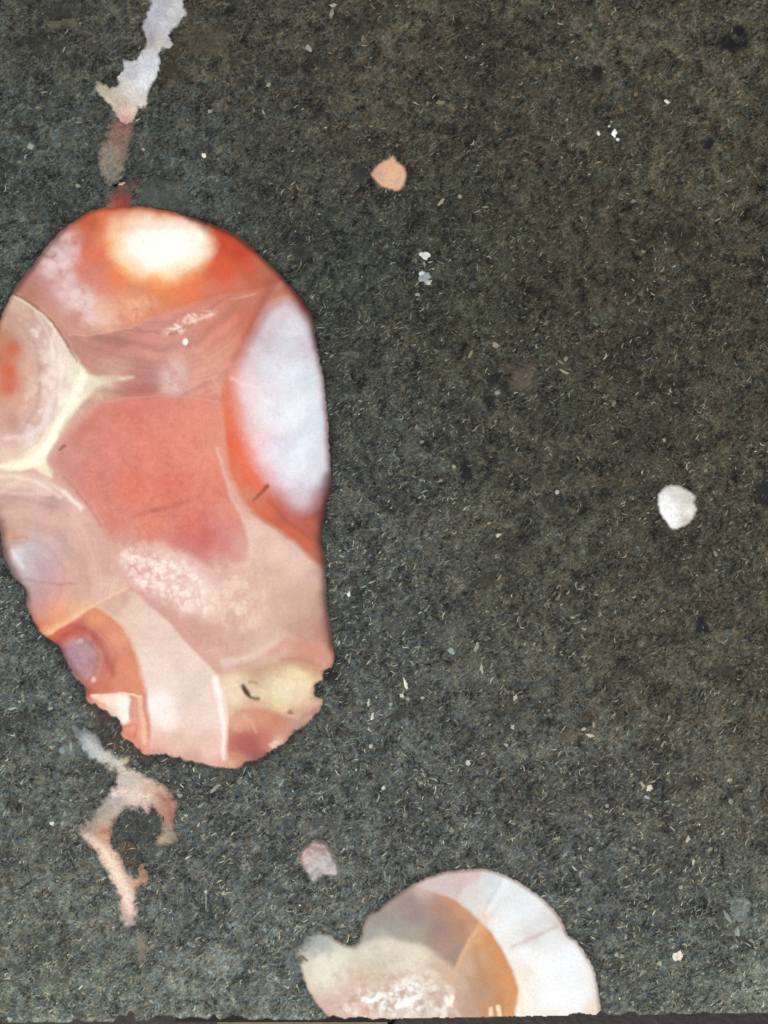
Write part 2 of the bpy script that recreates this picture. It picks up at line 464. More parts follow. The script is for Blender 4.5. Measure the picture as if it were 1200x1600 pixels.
part('rock_matrix', make_matrix(), slab, 'dark grey basalt ground mass, sawn along its bottom edge')
part('gap_shade_strip', box_mesh('gap_shade_strip', 270, 612, 1560, 1606.3, -THICK + 1, -60, M_GAP_SHADE), slab, 'dark strip standing in for the shaded gap below the sawn edge')  # added strip joining the ledge, its dark colour replaces the gap's shade
part('lower_ledge', box_mesh('lower_ledge', 336, 605.5, 1606.4, 1640, -THICK + 1, -59, M_LEDGE), slab, 'pale olive ledge below the sawn edge')

# ------------------------------------------------------------------ the large agate nodule
F = Field(-24, 312, 532, 1208, 1.25)
full = np.s_[:, :]
F.C[:] = F.rbf(full, [(220, 930, (222, 170, 158)), (300, 930, (228, 190, 178)), (350, 1000, (212, 168, 154)), (420, 1000, (214, 178, 160)), (400, 900, (218, 178, 160)),
                      (180, 860, (212, 160, 148)), (300, 1000, (208, 160, 148)), (250, 960, (208, 158, 148)), (480, 1030, (200, 140, 120)), (360, 1050, (205, 160, 140))])
# middle band
F.zone_paint('banded_chalcedony', [(70, 480), (110, 515), (150, 518), (200, 508), (250, 492), (300, 475), (350, 462), (410, 452), (440, 430), (420, 520), (372, 560), (358, 600),
             (352, 640), (300, 632), (240, 626), (160, 632), (130, 640), (120, 590), (95, 535)],
             [(130, 540, (182, 128, 116)), (180, 540, (180, 120, 112)), (230, 540, (200, 138, 126)), (290, 520, (204, 140, 124)), (340, 510, (205, 132, 112)), (390, 500, (192, 112, 92)),
              (270, 590, (202, 158, 150)), (220, 590, (178, 120, 114)), (220, 612, (168, 104, 100)), (320, 590, (206, 146, 130)), (180, 575, (196, 150, 134)), (345, 560, (205, 142, 120)),
              (330, 610, (208, 136, 120)), (150, 615, (198, 160, 140)), (410, 465, (190, 120, 100))], 8, label='dusky pink banded chalcedony below the red cap')
F.arcs([(90, 500), (200, 500), (360, 470), (360, 620), (140, 630)], 235, 380, 9, .28, 3)
# red cap with the pale patch
F.zone_paint('red_cap', [(-5, 440), (40, 380), (100, 320), (200, 300), (330, 320), (440, 400), (480, 470), (440, 440), (410, 455), (350, 464), (300, 478), (250, 494), (200, 510),
             (150, 519), (108, 517), (84, 503), (60, 485), (35, 470), (15, 460)],
             [(60, 425, (180, 128, 120)), (90, 390, (196, 158, 158)), (40, 455, (176, 118, 104)), (100, 440, (205, 160, 154)), (130, 470, (212, 168, 158)), (85, 480, (196, 138, 126)),
              (140, 345, (190, 92, 64)), (130, 375, (196, 105, 82)), (150, 400, (214, 112, 84)), (140, 425, (206, 128, 110)), (160, 490, (214, 162, 146)), (120, 505, (198, 140, 126)),
              (185, 430, (226, 128, 84)), (210, 470, (218, 140, 108)), (240, 480, (210, 132, 104)), (185, 335, (196, 90, 56)), (220, 338, (216, 142, 108)), (270, 345, (206, 116, 78)), (320, 358, (176, 72, 42)),
              (350, 375, (194, 72, 44)), (375, 395, (192, 70, 46)), (350, 420, (214, 92, 60)), (300, 450, (226, 122, 80)), (250, 455, (226, 134, 86)), (390, 420, (196, 88, 62)), (330, 460, (206, 118, 92)),
              (410, 425, (184, 106, 84)), (430, 440, (170, 92, 70)), (375, 445, (196, 112, 88)), (445, 450, (160, 80, 58)), (165, 380, (226, 136, 96)), (170, 350, (222, 126, 90))], 7,
             label='orange red cap around a cream patch')
F.speckle([(60, 385), (110, 360), (125, 400), (110, 430), (150, 470), (170, 510), (120, 500), (80, 450)], (232, 204, 200), .6, 30, .40, 41, 20)
F.grains([(62, 390), (100, 362), (120, 395), (112, 430), (150, 468), (165, 500), (120, 490), (84, 446)], (244, 220, 218), .5, 15, 40, 14, .55)
F.speckle([(130, 380), (170, 360), (185, 420), (160, 460), (120, 440)], (224, 120, 92), .4, 15, .5, 42, 14)
F.stroke([(75, 392), (88, 388), (98, 398), (110, 412)], 3, 2, (226, 206, 206), .6, 4)
F.stroke([(68, 400), (80, 402), (86, 398)], 2.5, 2, (110, 88, 72), .45, 3)
F.stroke([(74, 425), (92, 437), (100, 455)], 5, 3, (224, 186, 180), .45, 6)
F.speckle([(150, 480), (190, 465), (240, 470), (220, 500), (170, 515)], (240, 184, 144), .45, 26, .40, 43, 18)
F.grains([(180, 470), (225, 458), (245, 475), (215, 498), (185, 495)], (242, 196, 156), .4, 13, 44, 14, .6)
F.stroke([(108, 522), (140, 524), (170, 516), (205, 512)], 1.5, 1, (226, 172, 152), .55, 2)
F.stroke([(130, 497), (138, 503), (146, 508)], 1.2, .8, (240, 196, 176), .6, 1.5)
# cream patch
F.zone_paint('cream_patch', [(168, 372), (176, 340), (205, 335), (250, 340), (300, 350), (325, 365), (334, 382), (320, 410), (300, 425), (270, 440), (235, 442), (200, 428), (178, 402)],
             [(185, 350, (236, 176, 140)), (205, 350, (240, 200, 172)), (182, 385, (250, 204, 150)), (210, 380, (255, 246, 214)), (250, 385, (255, 255, 242)), (290, 385, (255, 254, 238)), (310, 372, (255, 246, 220)),
              (230, 360, (254, 232, 208)), (280, 362, (255, 244, 222)), (240, 415, (255, 246, 216)), (205, 412, (252, 208, 148)), (270, 420, (254, 220, 170)), (240, 436, (246, 176, 112)), (300, 405, (252, 214, 164)), (325, 382, (244, 190, 140))], 13,
             label='cream white patch inside the red cap', warp=1.5)
F.stroke([(172, 380), (182, 415), (215, 440), (255, 446), (300, 432), (325, 410)], 5, 5, (240, 150, 84), .5, 9)
F.blob(255, 388, 62, 30, (255, 255, 246), .9, 1.0)
F.blob(252, 352, 60, 9, (244, 214, 190), .5, 1.0)
# pale splash and dot
F.stroke([(256, 520), (278, 511), (302, 499), (334, 488)], 3, 2, (232, 182, 164), .6, 7, grain=.6)
F.grains([(256, 520), (272, 502), (300, 492), (335, 484), (334, 494), (305, 506), (280, 522)], (252, 220, 204), .8, 7, 45, 4, .6)
F.stroke([(266, 514), (275, 513), (282, 511)], 1.5, 1.5, (255, 236, 224), .9, 2.5)
F.stroke([(296, 505), (314, 497), (331, 489)], 1.6, .8, (252, 220, 204), .75, 2.5)
F.blob(289.5, 534, 4.3, 5.4, (255, 246, 234), 1, .3, warp=.6)
F.speckle([(258, 570), (285, 562), (292, 600), (275, 622), (255, 612)], (220, 188, 182), .7, 16, .36, 46, 9)
F.speckle([(270, 545), (330, 530), (350, 600), (330, 625), (290, 600)], (226, 170, 152), .35, 18, .45, 47, 14)
F.stroke([(300, 540), (320, 556), (340, 574)], 1.5, 1, (222, 162, 142), .5, 2)
F.stroke([(360, 468), (390, 461), (400, 459)], 1.5, 1, (224, 150, 128), .8, 2)
F.stroke([(425, 440), (405, 485), (385, 525), (366, 562)], 7, 4, (160, 86, 66), .55, 7)
# left lobe
F.zone_paint('fan_lobe', [(-30, 500), (0, 470), (21, 456), (40, 470), (62, 487), (85, 510), (105, 543), (130, 582), (133, 595), (120, 620), (105, 650), (92, 672), (78, 693), (60, 716), (30, 722), (-30, 724)],
             [(30, 475, (206, 176, 156)), (60, 500, (196, 160, 146)), (40, 520, (200, 164, 150)), (12, 500, (190, 150, 130)), (5, 530, (186, 128, 100)), (18, 545, (196, 100, 66)), (16, 580, (206, 96, 60)), (14, 605, (200, 104, 76)),
              (38, 575, (212, 166, 146)), (60, 545, (206, 170, 160)), (70, 570, (200, 160, 152)), (90, 545, (226, 202, 188)), (100, 565, (238, 222, 206)), (122, 588, (246, 240, 222)), (95, 600, (226, 204, 192)), (55, 600, (214, 176, 156)),
              (30, 625, (210, 154, 134)), (60, 640, (212, 170, 154)), (85, 640, (230, 206, 190)), (105, 630, (246, 238, 212)), (20, 660, (188, 140, 124)), (45, 665, (206, 166, 152)), (75, 670, (232, 212, 194)), (20, 690, (212, 168, 156)),
              (50, 695, (234, 208, 190)), (10, 712, (226, 196, 172)), (62, 705, (248, 240, 208)), (0, 560, (184, 110, 80))], 4, label='fan shaped lobe at the left rim, rusty at its core')
F.arcs([(40, 490), (85, 520), (125, 590), (70, 710), (30, 715)], -50, 590, 9, .2, 13, 22)
for pl, w, a in (([(85, 515), (82, 545), (92, 575), (96, 590)], 2.5, .6), ([(55, 490), (75, 520), (84, 548)], 1.5, .5), ([(95, 600), (80, 625), (70, 650), (72, 668)], 3, .5),
                 ([(60, 485), (72, 496), (82, 508)], 1.2, .7), ([(10, 685), (40, 680), (62, 672)], 3, .4), ([(70, 610), (78, 640), (62, 668), (30, 690)], 3, .45)):
    F.stroke(pl, w, w, (242, 226, 214), a, 3)
F.speckle([(40, 500), (95, 530), (115, 590), (90, 660), (50, 700), (40, 640), (60, 580)], (248, 232, 222), .55, 22, .46, 48, 14)
F.stroke([(20, 457), (42, 471), (62, 485), (85, 508), (106, 542)], 1.6, 1.6, (150, 106, 78), .55, 2)
# cream seam
for pl, w0, w1, a in (([(128, 584), (118, 612), (104, 642), (88, 668), (72, 694), (58, 712)], 7, 8, .95), ([(62, 708), (40, 724), (15, 730), (-15, 733)], 9, 7, .9),
                      ([(60, 712), (66, 732), (78, 742)], 10, 4, .7), ([(126, 592), (150, 596), (178, 592), (208, 590)], 9, .5, .7), ([(130, 600), (150, 612), (158, 622)], 7, 1, .4), ([(108, 548), (122, 570), (130, 588)], 2, 6, .6)):
    F.stroke(pl, w0, w1, (248, 240, 208), a, 5)
F.stroke([(120, 582), (128, 575), (142, 590), (160, 594)], 4, 2, (214, 204, 166), .5, 5)
F.zone_paint('cream_seam', [(126, 574), (140, 586), (165, 589), (185, 592), (165, 598), (150, 604), (138, 620), (118, 640), (100, 672), (84, 695), (72, 716), (78, 740), (50, 732), (-20, 736), (-20, 724), (50, 716), (80, 690), (108, 640), (120, 600)],
             [(130, 590, (250, 246, 226)), (110, 630, (252, 246, 220)), (75, 690, (252, 248, 220)), (60, 715, (250, 246, 214)), (180, 592, (196, 156, 140)), (168, 592, (214, 190, 166)), (20, 730, (242, 222, 190)), (150, 598, (232, 218, 192)), (-10, 730, (230, 190, 160)), (100, 668, (222, 206, 170)), (76, 735, (232, 218, 190))], 5,
             label='forked cream seam between the lobes')
F.blob(150, 603, 24, 11, (226, 220, 196), .6, 1.4)
F.stroke([(130, 590), (112, 626), (92, 662), (74, 696), (56, 718)], 5, 6, (255, 255, 234), .8, 4)
F.stroke([(62, 714), (40, 726), (10, 731), (-15, 732)], 7, 5, (255, 252, 226), .7, 5)
F.stroke([(19, 456), (42, 470), (62, 485), (86, 508), (107, 541), (120, 566)], 1.6, 1.2, (124, 82, 58), .6, 2)
F.stroke([(22, 461), (42, 476), (60, 490), (84, 514), (104, 547)], 1.2, 1.6, (240, 222, 200), .6, 1.8)
F.stroke([(150, 612), (190, 610), (240, 612)], 5, 4, (164, 100, 96), .4, 6)
# pink core
F.zone_paint('salmon_core', [(84, 732), (84, 712), (98, 688), (118, 664), (140, 642), (165, 627), (205, 621), (260, 619), (340, 627), (352, 660), (356, 720), (366, 762), (386, 800), (391, 850), (375, 882), (335, 896), (292, 868),
             (240, 858), (200, 868), (178, 848), (163, 826), (150, 802), (128, 776), (105, 752)],
             [(110, 710, (196, 136, 122)), (100, 730, (196, 130, 118)), (150, 660, (204, 124, 110)), (200, 650, (208, 116, 100)), (260, 640, (214, 126, 110)), (320, 645, (218, 134, 114)), (180, 700, (212, 124, 110)), (240, 700, (218, 122, 104)),
              (300, 700, (222, 132, 110)), (340, 690, (220, 138, 114)), (150, 740, (206, 122, 108)), (210, 760, (216, 112, 92)), (270, 760, (216, 112, 92)), (330, 770, (216, 122, 102)), (360, 800, (214, 132, 114)), (180, 810, (206, 122, 106)),
              (240, 820, (214, 122, 98)), (300, 815, (210, 110, 96)), (320, 840, (198, 100, 94)), (350, 850, (200, 120, 114)), (375, 850, (206, 150, 140)), (290, 860, (200, 118, 112)), (200, 850, (208, 150, 136)), (250, 850, (208, 132, 118)),
              (345, 880, (208, 150, 142)), (130, 690, (198, 126, 114))], 13, label='salmon pink core with a fine mottled grain')
F.speckle([(110, 700), (200, 640), (330, 650), (350, 750), (370, 820), (300, 840), (200, 840), (140, 770)], (232, 150, 126), .22, 9, .48, 51, 20)
F.speckle([(110, 700), (200, 640), (330, 650), (350, 750), (370, 820), (300, 840), (200, 840), (140, 770)], (190, 90, 78), .18, 10, .52, 52, 20)
F.stroke([(208, 808), (235, 799), (262, 794), (285, 786), (310, 776)], 2.5, 2, (168, 82, 74), .5, 5, grain=.6)
F.stroke([(236, 797), (256, 793)], 2.5, 2, (150, 66, 58), .4, 4)
F.blob(303, 838, 30, 16, (196, 92, 88), .3, 1.6)
F.stroke([(212, 826), (230, 818)], 1.5, 1, (170, 80, 70), .3, 3)
F.stroke([(270, 740), (285, 755), (305, 735)], 2, 2, (196, 90, 74), .35, 5)
F.stroke([(150, 632), (200, 622), (260, 619), (340, 627)], 1.0, 1.0, (222, 160, 146), .5, 2)
F.stroke([(160, 640), (135, 668), (118, 690)], 5, 4, (176, 88, 74), .25, 7)
F.blob(98, 698, 6, 2.2, (120, 70, 54), .7, .8, rot=-.5)
F.stroke([(100, 745), (122, 770), (145, 800), (158, 822)], 2, 1.5, (176, 106, 84), .55, 3)
# granular pale band
GR = [(192, 868), (225, 858), (268, 868), (300, 885), (325, 915), (335, 950), (310, 955), (275, 945), (240, 925), (210, 905)]
F.speckle([(180, 868), (225, 856), (270, 864), (310, 884), (338, 920), (345, 955), (310, 958), (275, 945), (240, 925), (205, 905)], (238, 206, 192), .6, 22, .36, 61, 16)
F.grains(GR, (250, 230, 218), .75, 12, 62, 16, .75)
F.grains(GR, (255, 242, 232), .7, 8, 63, 14, .6)
F.grains([(320, 890), (390, 890), (405, 950), (385, 985), (330, 960)], (238, 210, 190), .55, 13, 66, 16, .6)
F.grains([(175, 850), (215, 835), (260, 850), (240, 880), (190, 880)], (232, 182, 164), .5, 11, 67, 12, .5)
F.stroke([(236, 862), (275, 866), (310, 886), (335, 908)], 3, 4, (226, 178, 168), .5, 12)
F.stroke([(340, 900), (375, 890), (395, 850)], 5, 4, (216, 168, 156), .55, 14)
F.speckle([(330, 890), (400, 880), (415, 950), (400, 985), (340, 970)], (238, 208, 184), .6, 20, .5, 64, 16)
F.speckle([(260, 960), (340, 970), (400, 1000), (360, 1030), (300, 1010)], (192, 128, 112), .35, 24, .5, 65, 16)
F.stroke([(205, 920), (240, 945), (275, 975), (305, 1010)], 6, 6, (204, 148, 136), .6, 8)
F.stroke([(300, 1005), (320, 1030), (345, 1052)], 7, 5, (206, 152, 136), .5, 8)
F.stroke([(352, 1035), (385, 1028), (420, 1010), (438, 1000)], 7, 2, (232, 200, 186), .75, 6)
F.stroke([(350, 1040), (365, 1040)], 4, 4, (222, 186, 186), .5, 5)
# beige right
F.zone_paint('beige_flank', [(360, 755), (372, 778), (392, 812), (420, 830), (455, 852), (482, 874), (500, 888), (520, 905), (524, 1000), (500, 1004), (455, 990), (428, 965), (418, 920), (400, 882), (396, 850), (390, 820)],
             [(378, 800, (222, 176, 158)), (395, 830, (230, 198, 184)), (410, 850, (222, 182, 166)), (440, 860, (226, 192, 174)), (470, 885, (222, 188, 172)), (490, 900, (206, 164, 152)), (430, 900, (212, 176, 156)), (470, 940, (202, 162, 142)), (500, 940, (184, 146, 128)),
              (440, 950, (208, 170, 150)), (480, 985, (192, 146, 128)), (505, 985, (176, 124, 108))], 9, label='smooth beige flank on the right')
F.stroke([(340, 700), (352, 745), (364, 780), (380, 808), (391, 840), (394, 870)], 1, 4, (236, 204, 190), .6, 5)
F.stroke([(394, 870), (402, 910), (410, 950)], 2, 1, (190, 150, 132), .35, 6)
# red margin and white lens
F.zone_paint('red_margin', [(455, 440), (425, 462), (398, 510), (372, 556), (354, 580), (348, 622), (352, 680), (358, 735), (374, 772), (398, 805), (430, 826), (462, 850), (490, 876), (515, 890), (515, 820), (525, 760), (525, 600), (500, 500)],
             [(440, 455, (186, 112, 88)), (475, 478, (140, 58, 34)), (490, 510, (120, 70, 54)), (365, 572, (206, 136, 116)), (352, 620, (218, 118, 86)), (358, 660, (224, 106, 72)), (365, 700, (222, 96, 62)), (372, 740, (216, 112, 78)), (390, 745, (220, 96, 66)), (385, 775, (206, 122, 94)), (405, 790, (206, 108, 80)),
              (420, 800, (206, 96, 66)), (450, 830, (204, 92, 62)), (440, 805, (178, 84, 66)), (475, 850, (200, 96, 66)), (490, 870, (176, 100, 76)), (480, 820, (176, 84, 70)), (460, 805, (180, 96, 86)), (500, 800, (120, 56, 52)), (498, 840, (140, 74, 60)), (508, 770, (110, 62, 66)), (380, 545, (176, 96, 76)), (420, 470, (190, 116, 96))], 6,
             label='orange red margin round the white lens')
F.zone_paint('white_lens', [(441, 468), (456, 474), (474, 494), (486, 516), (494, 548), (503, 590), (508, 640), (512, 700), (513, 735), (506, 758), (493, 784), (478, 798), (455, 792), (432, 772), (414, 748), (399, 722), (387, 694), (378, 660), (370, 618), (368, 590), (383, 556), (402, 515), (420, 484)],
             [(440, 480, (214, 200, 202)), (430, 500, (208, 194, 200)), (460, 500, (218, 214, 220)), (410, 530, (206, 190, 196)), (450, 540, (216, 214, 222)), (485, 540, (206, 198, 212)), (385, 570, (212, 188, 190)), (420, 575, (214, 210, 218)), (450, 590, (226, 230, 236)), (490, 600, (212, 220, 228)), (372, 600, (240, 206, 200)),
              (390, 625, (238, 212, 212)), (375, 640, (236, 176, 168)), (420, 640, (230, 226, 228)), (460, 650, (226, 234, 240)), (500, 660, (206, 218, 228)), (395, 690, (240, 200, 200)), (385, 700, (236, 170, 164)), (430, 700, (226, 218, 230)), (470, 700, (224, 232, 242)), (505, 720, (206, 208, 218)), (415, 740, (230, 182, 182)),
              (450, 750, (222, 214, 226)), (485, 750, (216, 216, 226)), (440, 775, (206, 160, 164)), (470, 785, (206, 186, 192)), (495, 765, (186, 168, 176))], 14, label='blue white translucent lens on the right rim', warp=.6)
F.stroke([(384, 545), (366, 590), (368, 640), (382, 690), (402, 735), (425, 766)], 3, 7, (234, 150, 138), .5, 16)
F.stroke([(425, 775), (450, 796), (478, 800), (497, 780)], 4, 6, (170, 92, 88), .6, 18)
F.stroke([(440, 472), (418, 488), (398, 520), (380, 552)], 3, 3, (178, 120, 112), .5, 9)
F.stroke([(362, 591), (380, 600), (404, 607)], 1.8, .5, (244, 226, 216), .5, 5)
F.blob(455, 635, 26, 30, (238, 242, 246), .5, 1.6)
F.blob(458, 575, 14, 16, (232, 238, 244), .45, 1.4)
F.blob(458, 720, 22, 26, (228, 234, 246), .5, 1.6)
F.speckle([(400, 520), (480, 520), (500, 700), (450, 770), (390, 650)], (240, 244, 250), .3, 44, .46, 71, 26)
F.stroke([(368, 690), (380, 725), (398, 752), (415, 765)], 5, 4, (232, 104, 74), .75, 6)
F.stroke([(352, 625), (358, 670), (366, 700)], 4, 6, (226, 104, 70), .35, 8)
F.stroke([(396, 782), (406, 772), (418, 760)], 1, 3, (104, 54, 46), .85, 3)
F.stroke([(420, 782), (440, 806), (465, 826), (485, 842)], 2, 2, (150, 66, 46), .5, 4)
F.stroke([(392, 800), (425, 822), (460, 846), (488, 872)], 1.5, 1.5, (170, 120, 92), .6, 3)
# lower left lobe
F.zone_paint('lilac_lobe', [(-30, 738), (30, 738), (62, 742), (88, 758), (120, 785), (136, 806), (156, 836), (172, 862), (186, 886), (199, 915), (172, 932), (150, 945), (112, 968), (66, 992), (30, 960), (10, 920), (-30, 820)],
             [(20, 755, (226, 196, 178)), (70, 760, (224, 194, 178)), (20, 778, (196, 154, 146)), (80, 785, (196, 152, 144)), (120, 800, (222, 178, 164)), (30, 815, (208, 168, 150)), (80, 820, (206, 162, 148)), (130, 840, (208, 164, 150)), (165, 880, (208, 162, 148)),
              (20, 838, (196, 144, 122)), (50, 860, (192, 178, 180)), (28, 868, (214, 208, 210)), (40, 890, (190, 180, 184)), (70, 890, (184, 152, 158)), (90, 870, (192, 156, 154)), (110, 890, (206, 160, 146)), (60, 925, (186, 148, 150)), (90, 925, (206, 150, 138)),
              (130, 920, (214, 170, 152)), (60, 950, (202, 142, 130)), (90, 955, (226, 148, 112)), (65, 980, (208, 116, 84)), (120, 950, (230, 178, 138)), (170, 920, (222, 182, 166)), (8, 860, (190, 150, 136)), (-5, 800, (190, 146, 134))], 4, label='banded lobe with a lilac centre at the left rim')
F.arcs([(0, 742), (90, 765), (190, 905), (100, 960), (40, 900), (5, 820)], 45, 905, 8, .20, 23, sy=.95)
for pl, w, c, a in (([(-10, 745), (30, 746), (65, 758), (95, 778)], 2, (246, 226, 206), .8), ([(100, 770), (114, 782), (126, 794)], 4.5, (252, 234, 220), .85), ([(84, 760), (100, 770)], 2.5, (248, 226, 210), .6), ([(0, 768), (40, 772), (80, 772)], 2, (236, 206, 192), .6), ([(0, 778), (35, 780), (90, 792)], 2, (176, 132, 128), .4),
                   ([(10, 800), (60, 800), (100, 822)], 4, (216, 182, 164), .5), ([(20, 841), (42, 838)], 2.5, (176, 104, 80), .6), ([(18, 860), (28, 874), (36, 886)], 3, (232, 230, 236), .75), ([(40, 905), (80, 912), (118, 912)], 2, (150, 106, 108), .55),
                   ([(110, 800), (140, 850), (150, 900)], 2, (222, 186, 168), .5), ([(125, 860), (138, 900), (140, 930)], 3, (196, 146, 132), .4), ([(95, 855), (112, 880), (118, 905)], 3, (200, 146, 132), .4)):
    F.stroke(pl, w * .7, w * .7, c, a, 4.5)
F.stroke([(-4, 838), (10, 876), (30, 908), (42, 935), (48, 960)], 6, 6, (120, 84, 92), .45, 10)
# orange lobe
F.zone_paint('orange_lobe', [(62, 1000), (85, 985), (112, 967), (150, 946), (166, 956), (190, 976), (205, 1000), (218, 1035), (228, 1075), (232, 1100), (235, 1140), (238, 1190), (205, 1180), (180, 1150), (150, 1120), (120, 1095), (120, 1060), (80, 1020)],
             [(80, 996, (214, 100, 70)), (105, 990, (206, 92, 72)), (125, 985, (178, 82, 72)), (150, 970, (226, 148, 104)), (160, 990, (212, 128, 100)), (150, 1000, (176, 92, 84)), (180, 1000, (222, 146, 114)), (120, 1010, (176, 134, 142)), (135, 1020, (182, 142, 148)), (115, 1035, (168, 126, 136)), (150, 1035, (180, 120, 112)),
              (140, 1050, (178, 130, 128)), (170, 1040, (194, 104, 84)), (195, 1040, (218, 134, 100)), (180, 1065, (212, 126, 96)), (210, 1070, (216, 134, 102)), (150, 1070, (198, 110, 88)), (145, 1080, (190, 86, 64)), (165, 1078, (200, 104, 80)), (200, 1083, (206, 118, 88)), (225, 1110, (196, 112, 94)), (205, 1110, (216, 160, 136)), (215, 1140, (230, 160, 132)),
              (205, 1150, (214, 124, 98)), (225, 1165, (226, 150, 124)), (160, 1100, (226, 170, 144)), (185, 1105, (255, 240, 222))], 4, label='orange lobe with a violet grey eye', warp=.8)
F.blob(122, 1026, 22, 26, (164, 128, 140), .6, 1.0, rot=.5)
F.stroke([(96, 1000), (112, 984), (134, 982), (154, 1002), (166, 1028), (176, 1052)], 5, 3, (158, 62, 56), .5, 8)
F.arcs([(85, 1005), (130, 970), (175, 1000), (185, 1060), (135, 1070)], 105, 1035, 6, .22, 83, 6)
F.blob(124, 1002, 6, 3, (206, 178, 178), .6, 1.0, rot=-.6)
F.blob(147, 1061, 5, 3.5, (246, 192, 176), .8, .8)
F.speckle([(110, 1000), (150, 1000), (160, 1060), (120, 1050)], (206, 172, 172), .2, 7, .55, 81, 8)
F.stroke([(72, 990), (92, 978), (112, 968), (132, 955), (152, 944), (176, 930), (198, 919)], 4, .6, (252, 206, 164), .85, 4)
F.stroke([(70, 984), (95, 974), (112, 966)], 6, 3, (246, 168, 112), .6, 5)
F.zone_paint('milky_block', [(142, 1086), (170, 1086), (198, 1084), (202, 1100), (203, 1118), (198, 1130), (190, 1130), (182, 1118), (172, 1112), (165, 1100), (150, 1096)],
             [(150, 1090, (240, 202, 176)), (170, 1092, (250, 226, 204)), (188, 1100, (255, 250, 238)), (193, 1120, (255, 248, 234)), (176, 1108, (240, 206, 186))], 4, label='milky white corner crystal', sm=2)
F.stroke([(142, 1087), (170, 1085), (200, 1084), (219, 1088)], 1.5, 1.5, (250, 218, 190), .9, 2)
F.stroke([(207, 1096), (206, 1110), (206, 1120)], 3.5, 3, (204, 146, 128), .9, 2)
F.stroke([(218, 1090), (222, 1120), (226, 1160)], 4, 4, (244, 190, 162), .8, 3)
F.stroke([(228, 1080), (232, 1110), (234, 1150)], 3, 3, (206, 126, 106), .5, 3)
F.stroke([(196, 1135), (212, 1132), (210, 1150)], 2, 2, (196, 96, 76), .6, 3)
# peach band
F.zone_paint('peach_band', [(204, 922), (230, 944), (260, 968), (290, 1003), (320, 1033), (344, 1062), (352, 1090), (356, 1120), (355, 1160), (359, 1210), (300, 1200), (238, 1190), (236, 1140), (232, 1100), (228, 1075), (218, 1035), (205, 1000), (190, 976), (166, 956), (152, 946), (180, 934)],
             [(170, 945, (214, 172, 152)), (195, 935, (206, 164, 150)), (210, 945, (226, 196, 176)), (220, 970, (230, 202, 184)), (250, 990, (228, 198, 180)), (240, 1030, (236, 212, 195)), (280, 1020, (232, 206, 189)), (300, 1050, (231, 207, 190)), (260, 1070, (236, 212, 196)), (320, 1060, (230, 206, 188)), (300, 1090, (226, 202, 186)),
              (250, 1100, (252, 238, 228)), (262, 1125, (250, 232, 220)), (300, 1130, (230, 204, 188)), (330, 1120, (234, 212, 196)), (280, 1160, (226, 190, 170)), (325, 1165, (228, 192, 174)), (250, 1160, (232, 182, 164)), (300, 1182, (206, 160, 140)), (245, 1178, (206, 150, 130)), (345, 1170, (234, 190, 178)), (350, 1190, (220, 160, 140)), (205, 980, (226, 192, 172))], 3.5,
             label='smooth peach band running to the lower rim', warp=.5)
F.stroke([(336, 1064), (343, 1090), (348, 1125), (351, 1185)], 6, 1.5, (255, 250, 240), .9, 5)
F.stroke([(350, 1070), (355, 1110), (355, 1150), (356, 1185)], 2, 2, (255, 238, 224), .7, 2)
F.blob(252, 1104, 18, 24, (255, 246, 240), .6, 1.4)
F.stroke([(152, 948), (182, 968), (203, 1000), (217, 1040), (227, 1080)], 2, 2, (236, 196, 168), .5, 3)
F.stroke([(196, 930), (190, 950), (180, 958)], 4, 3, (196, 154, 140), .5, 5)
# yellowish crystal and red heel
F.zone_paint('yellow_crystal', [(344, 1060), (362, 1052), (388, 1050), (415, 1042), (445, 1036), (480, 1040), (510, 1046), (510, 1130), (480, 1130), (450, 1122), (425, 1112), (400, 1108), (376, 1110), (358, 1128), (354, 1092)],
             [(355, 1070, (230, 206, 172)), (365, 1090, (232, 208, 174)), (375, 1075, (222, 190, 160)), (400, 1060, (198, 166, 136)), (430, 1050, (210, 180, 146)), (440, 1070, (220, 198, 160)), (470, 1060, (230, 204, 162)), (485, 1070, (232, 202, 164)), (450, 1090, (236, 210, 172)), (410, 1085, (216, 196, 158)), (435, 1105, (226, 196, 150)),
              (400, 1102, (206, 160, 128)), (370, 1108, (216, 176, 142)), (470, 1100, (214, 168, 134)), (485, 1115, (196, 150, 134)), (495, 1050, (206, 160, 126)), (460, 1118, (206, 156, 136))], 11, label='honey yellow crystal near the lower right rim')
F.speckle([(395, 1050), (480, 1048), (480, 1095), (440, 1105), (400, 1090)], (236, 218, 164), .6, 16, .48, 91, 10)
F.speckle([(400, 1045), (480, 1044), (490, 1110), (420, 1110)], (186, 156, 118), .25, 16, .54, 92, 8)
F.blob(452, 1078, 30, 22, (242, 226, 192), .6, 1.5)
F.stroke([(398, 1050), (425, 1040), (462, 1037), (496, 1047)], 5, 4, (168, 118, 88), .45, 9)
F.stroke([(384, 1112), (410, 1108), (440, 1116), (470, 1126)], 4, 4, (216, 164, 140), .45, 9)
F.blob(366, 1080, 12, 24, (234, 218, 188), .5, 1.4)
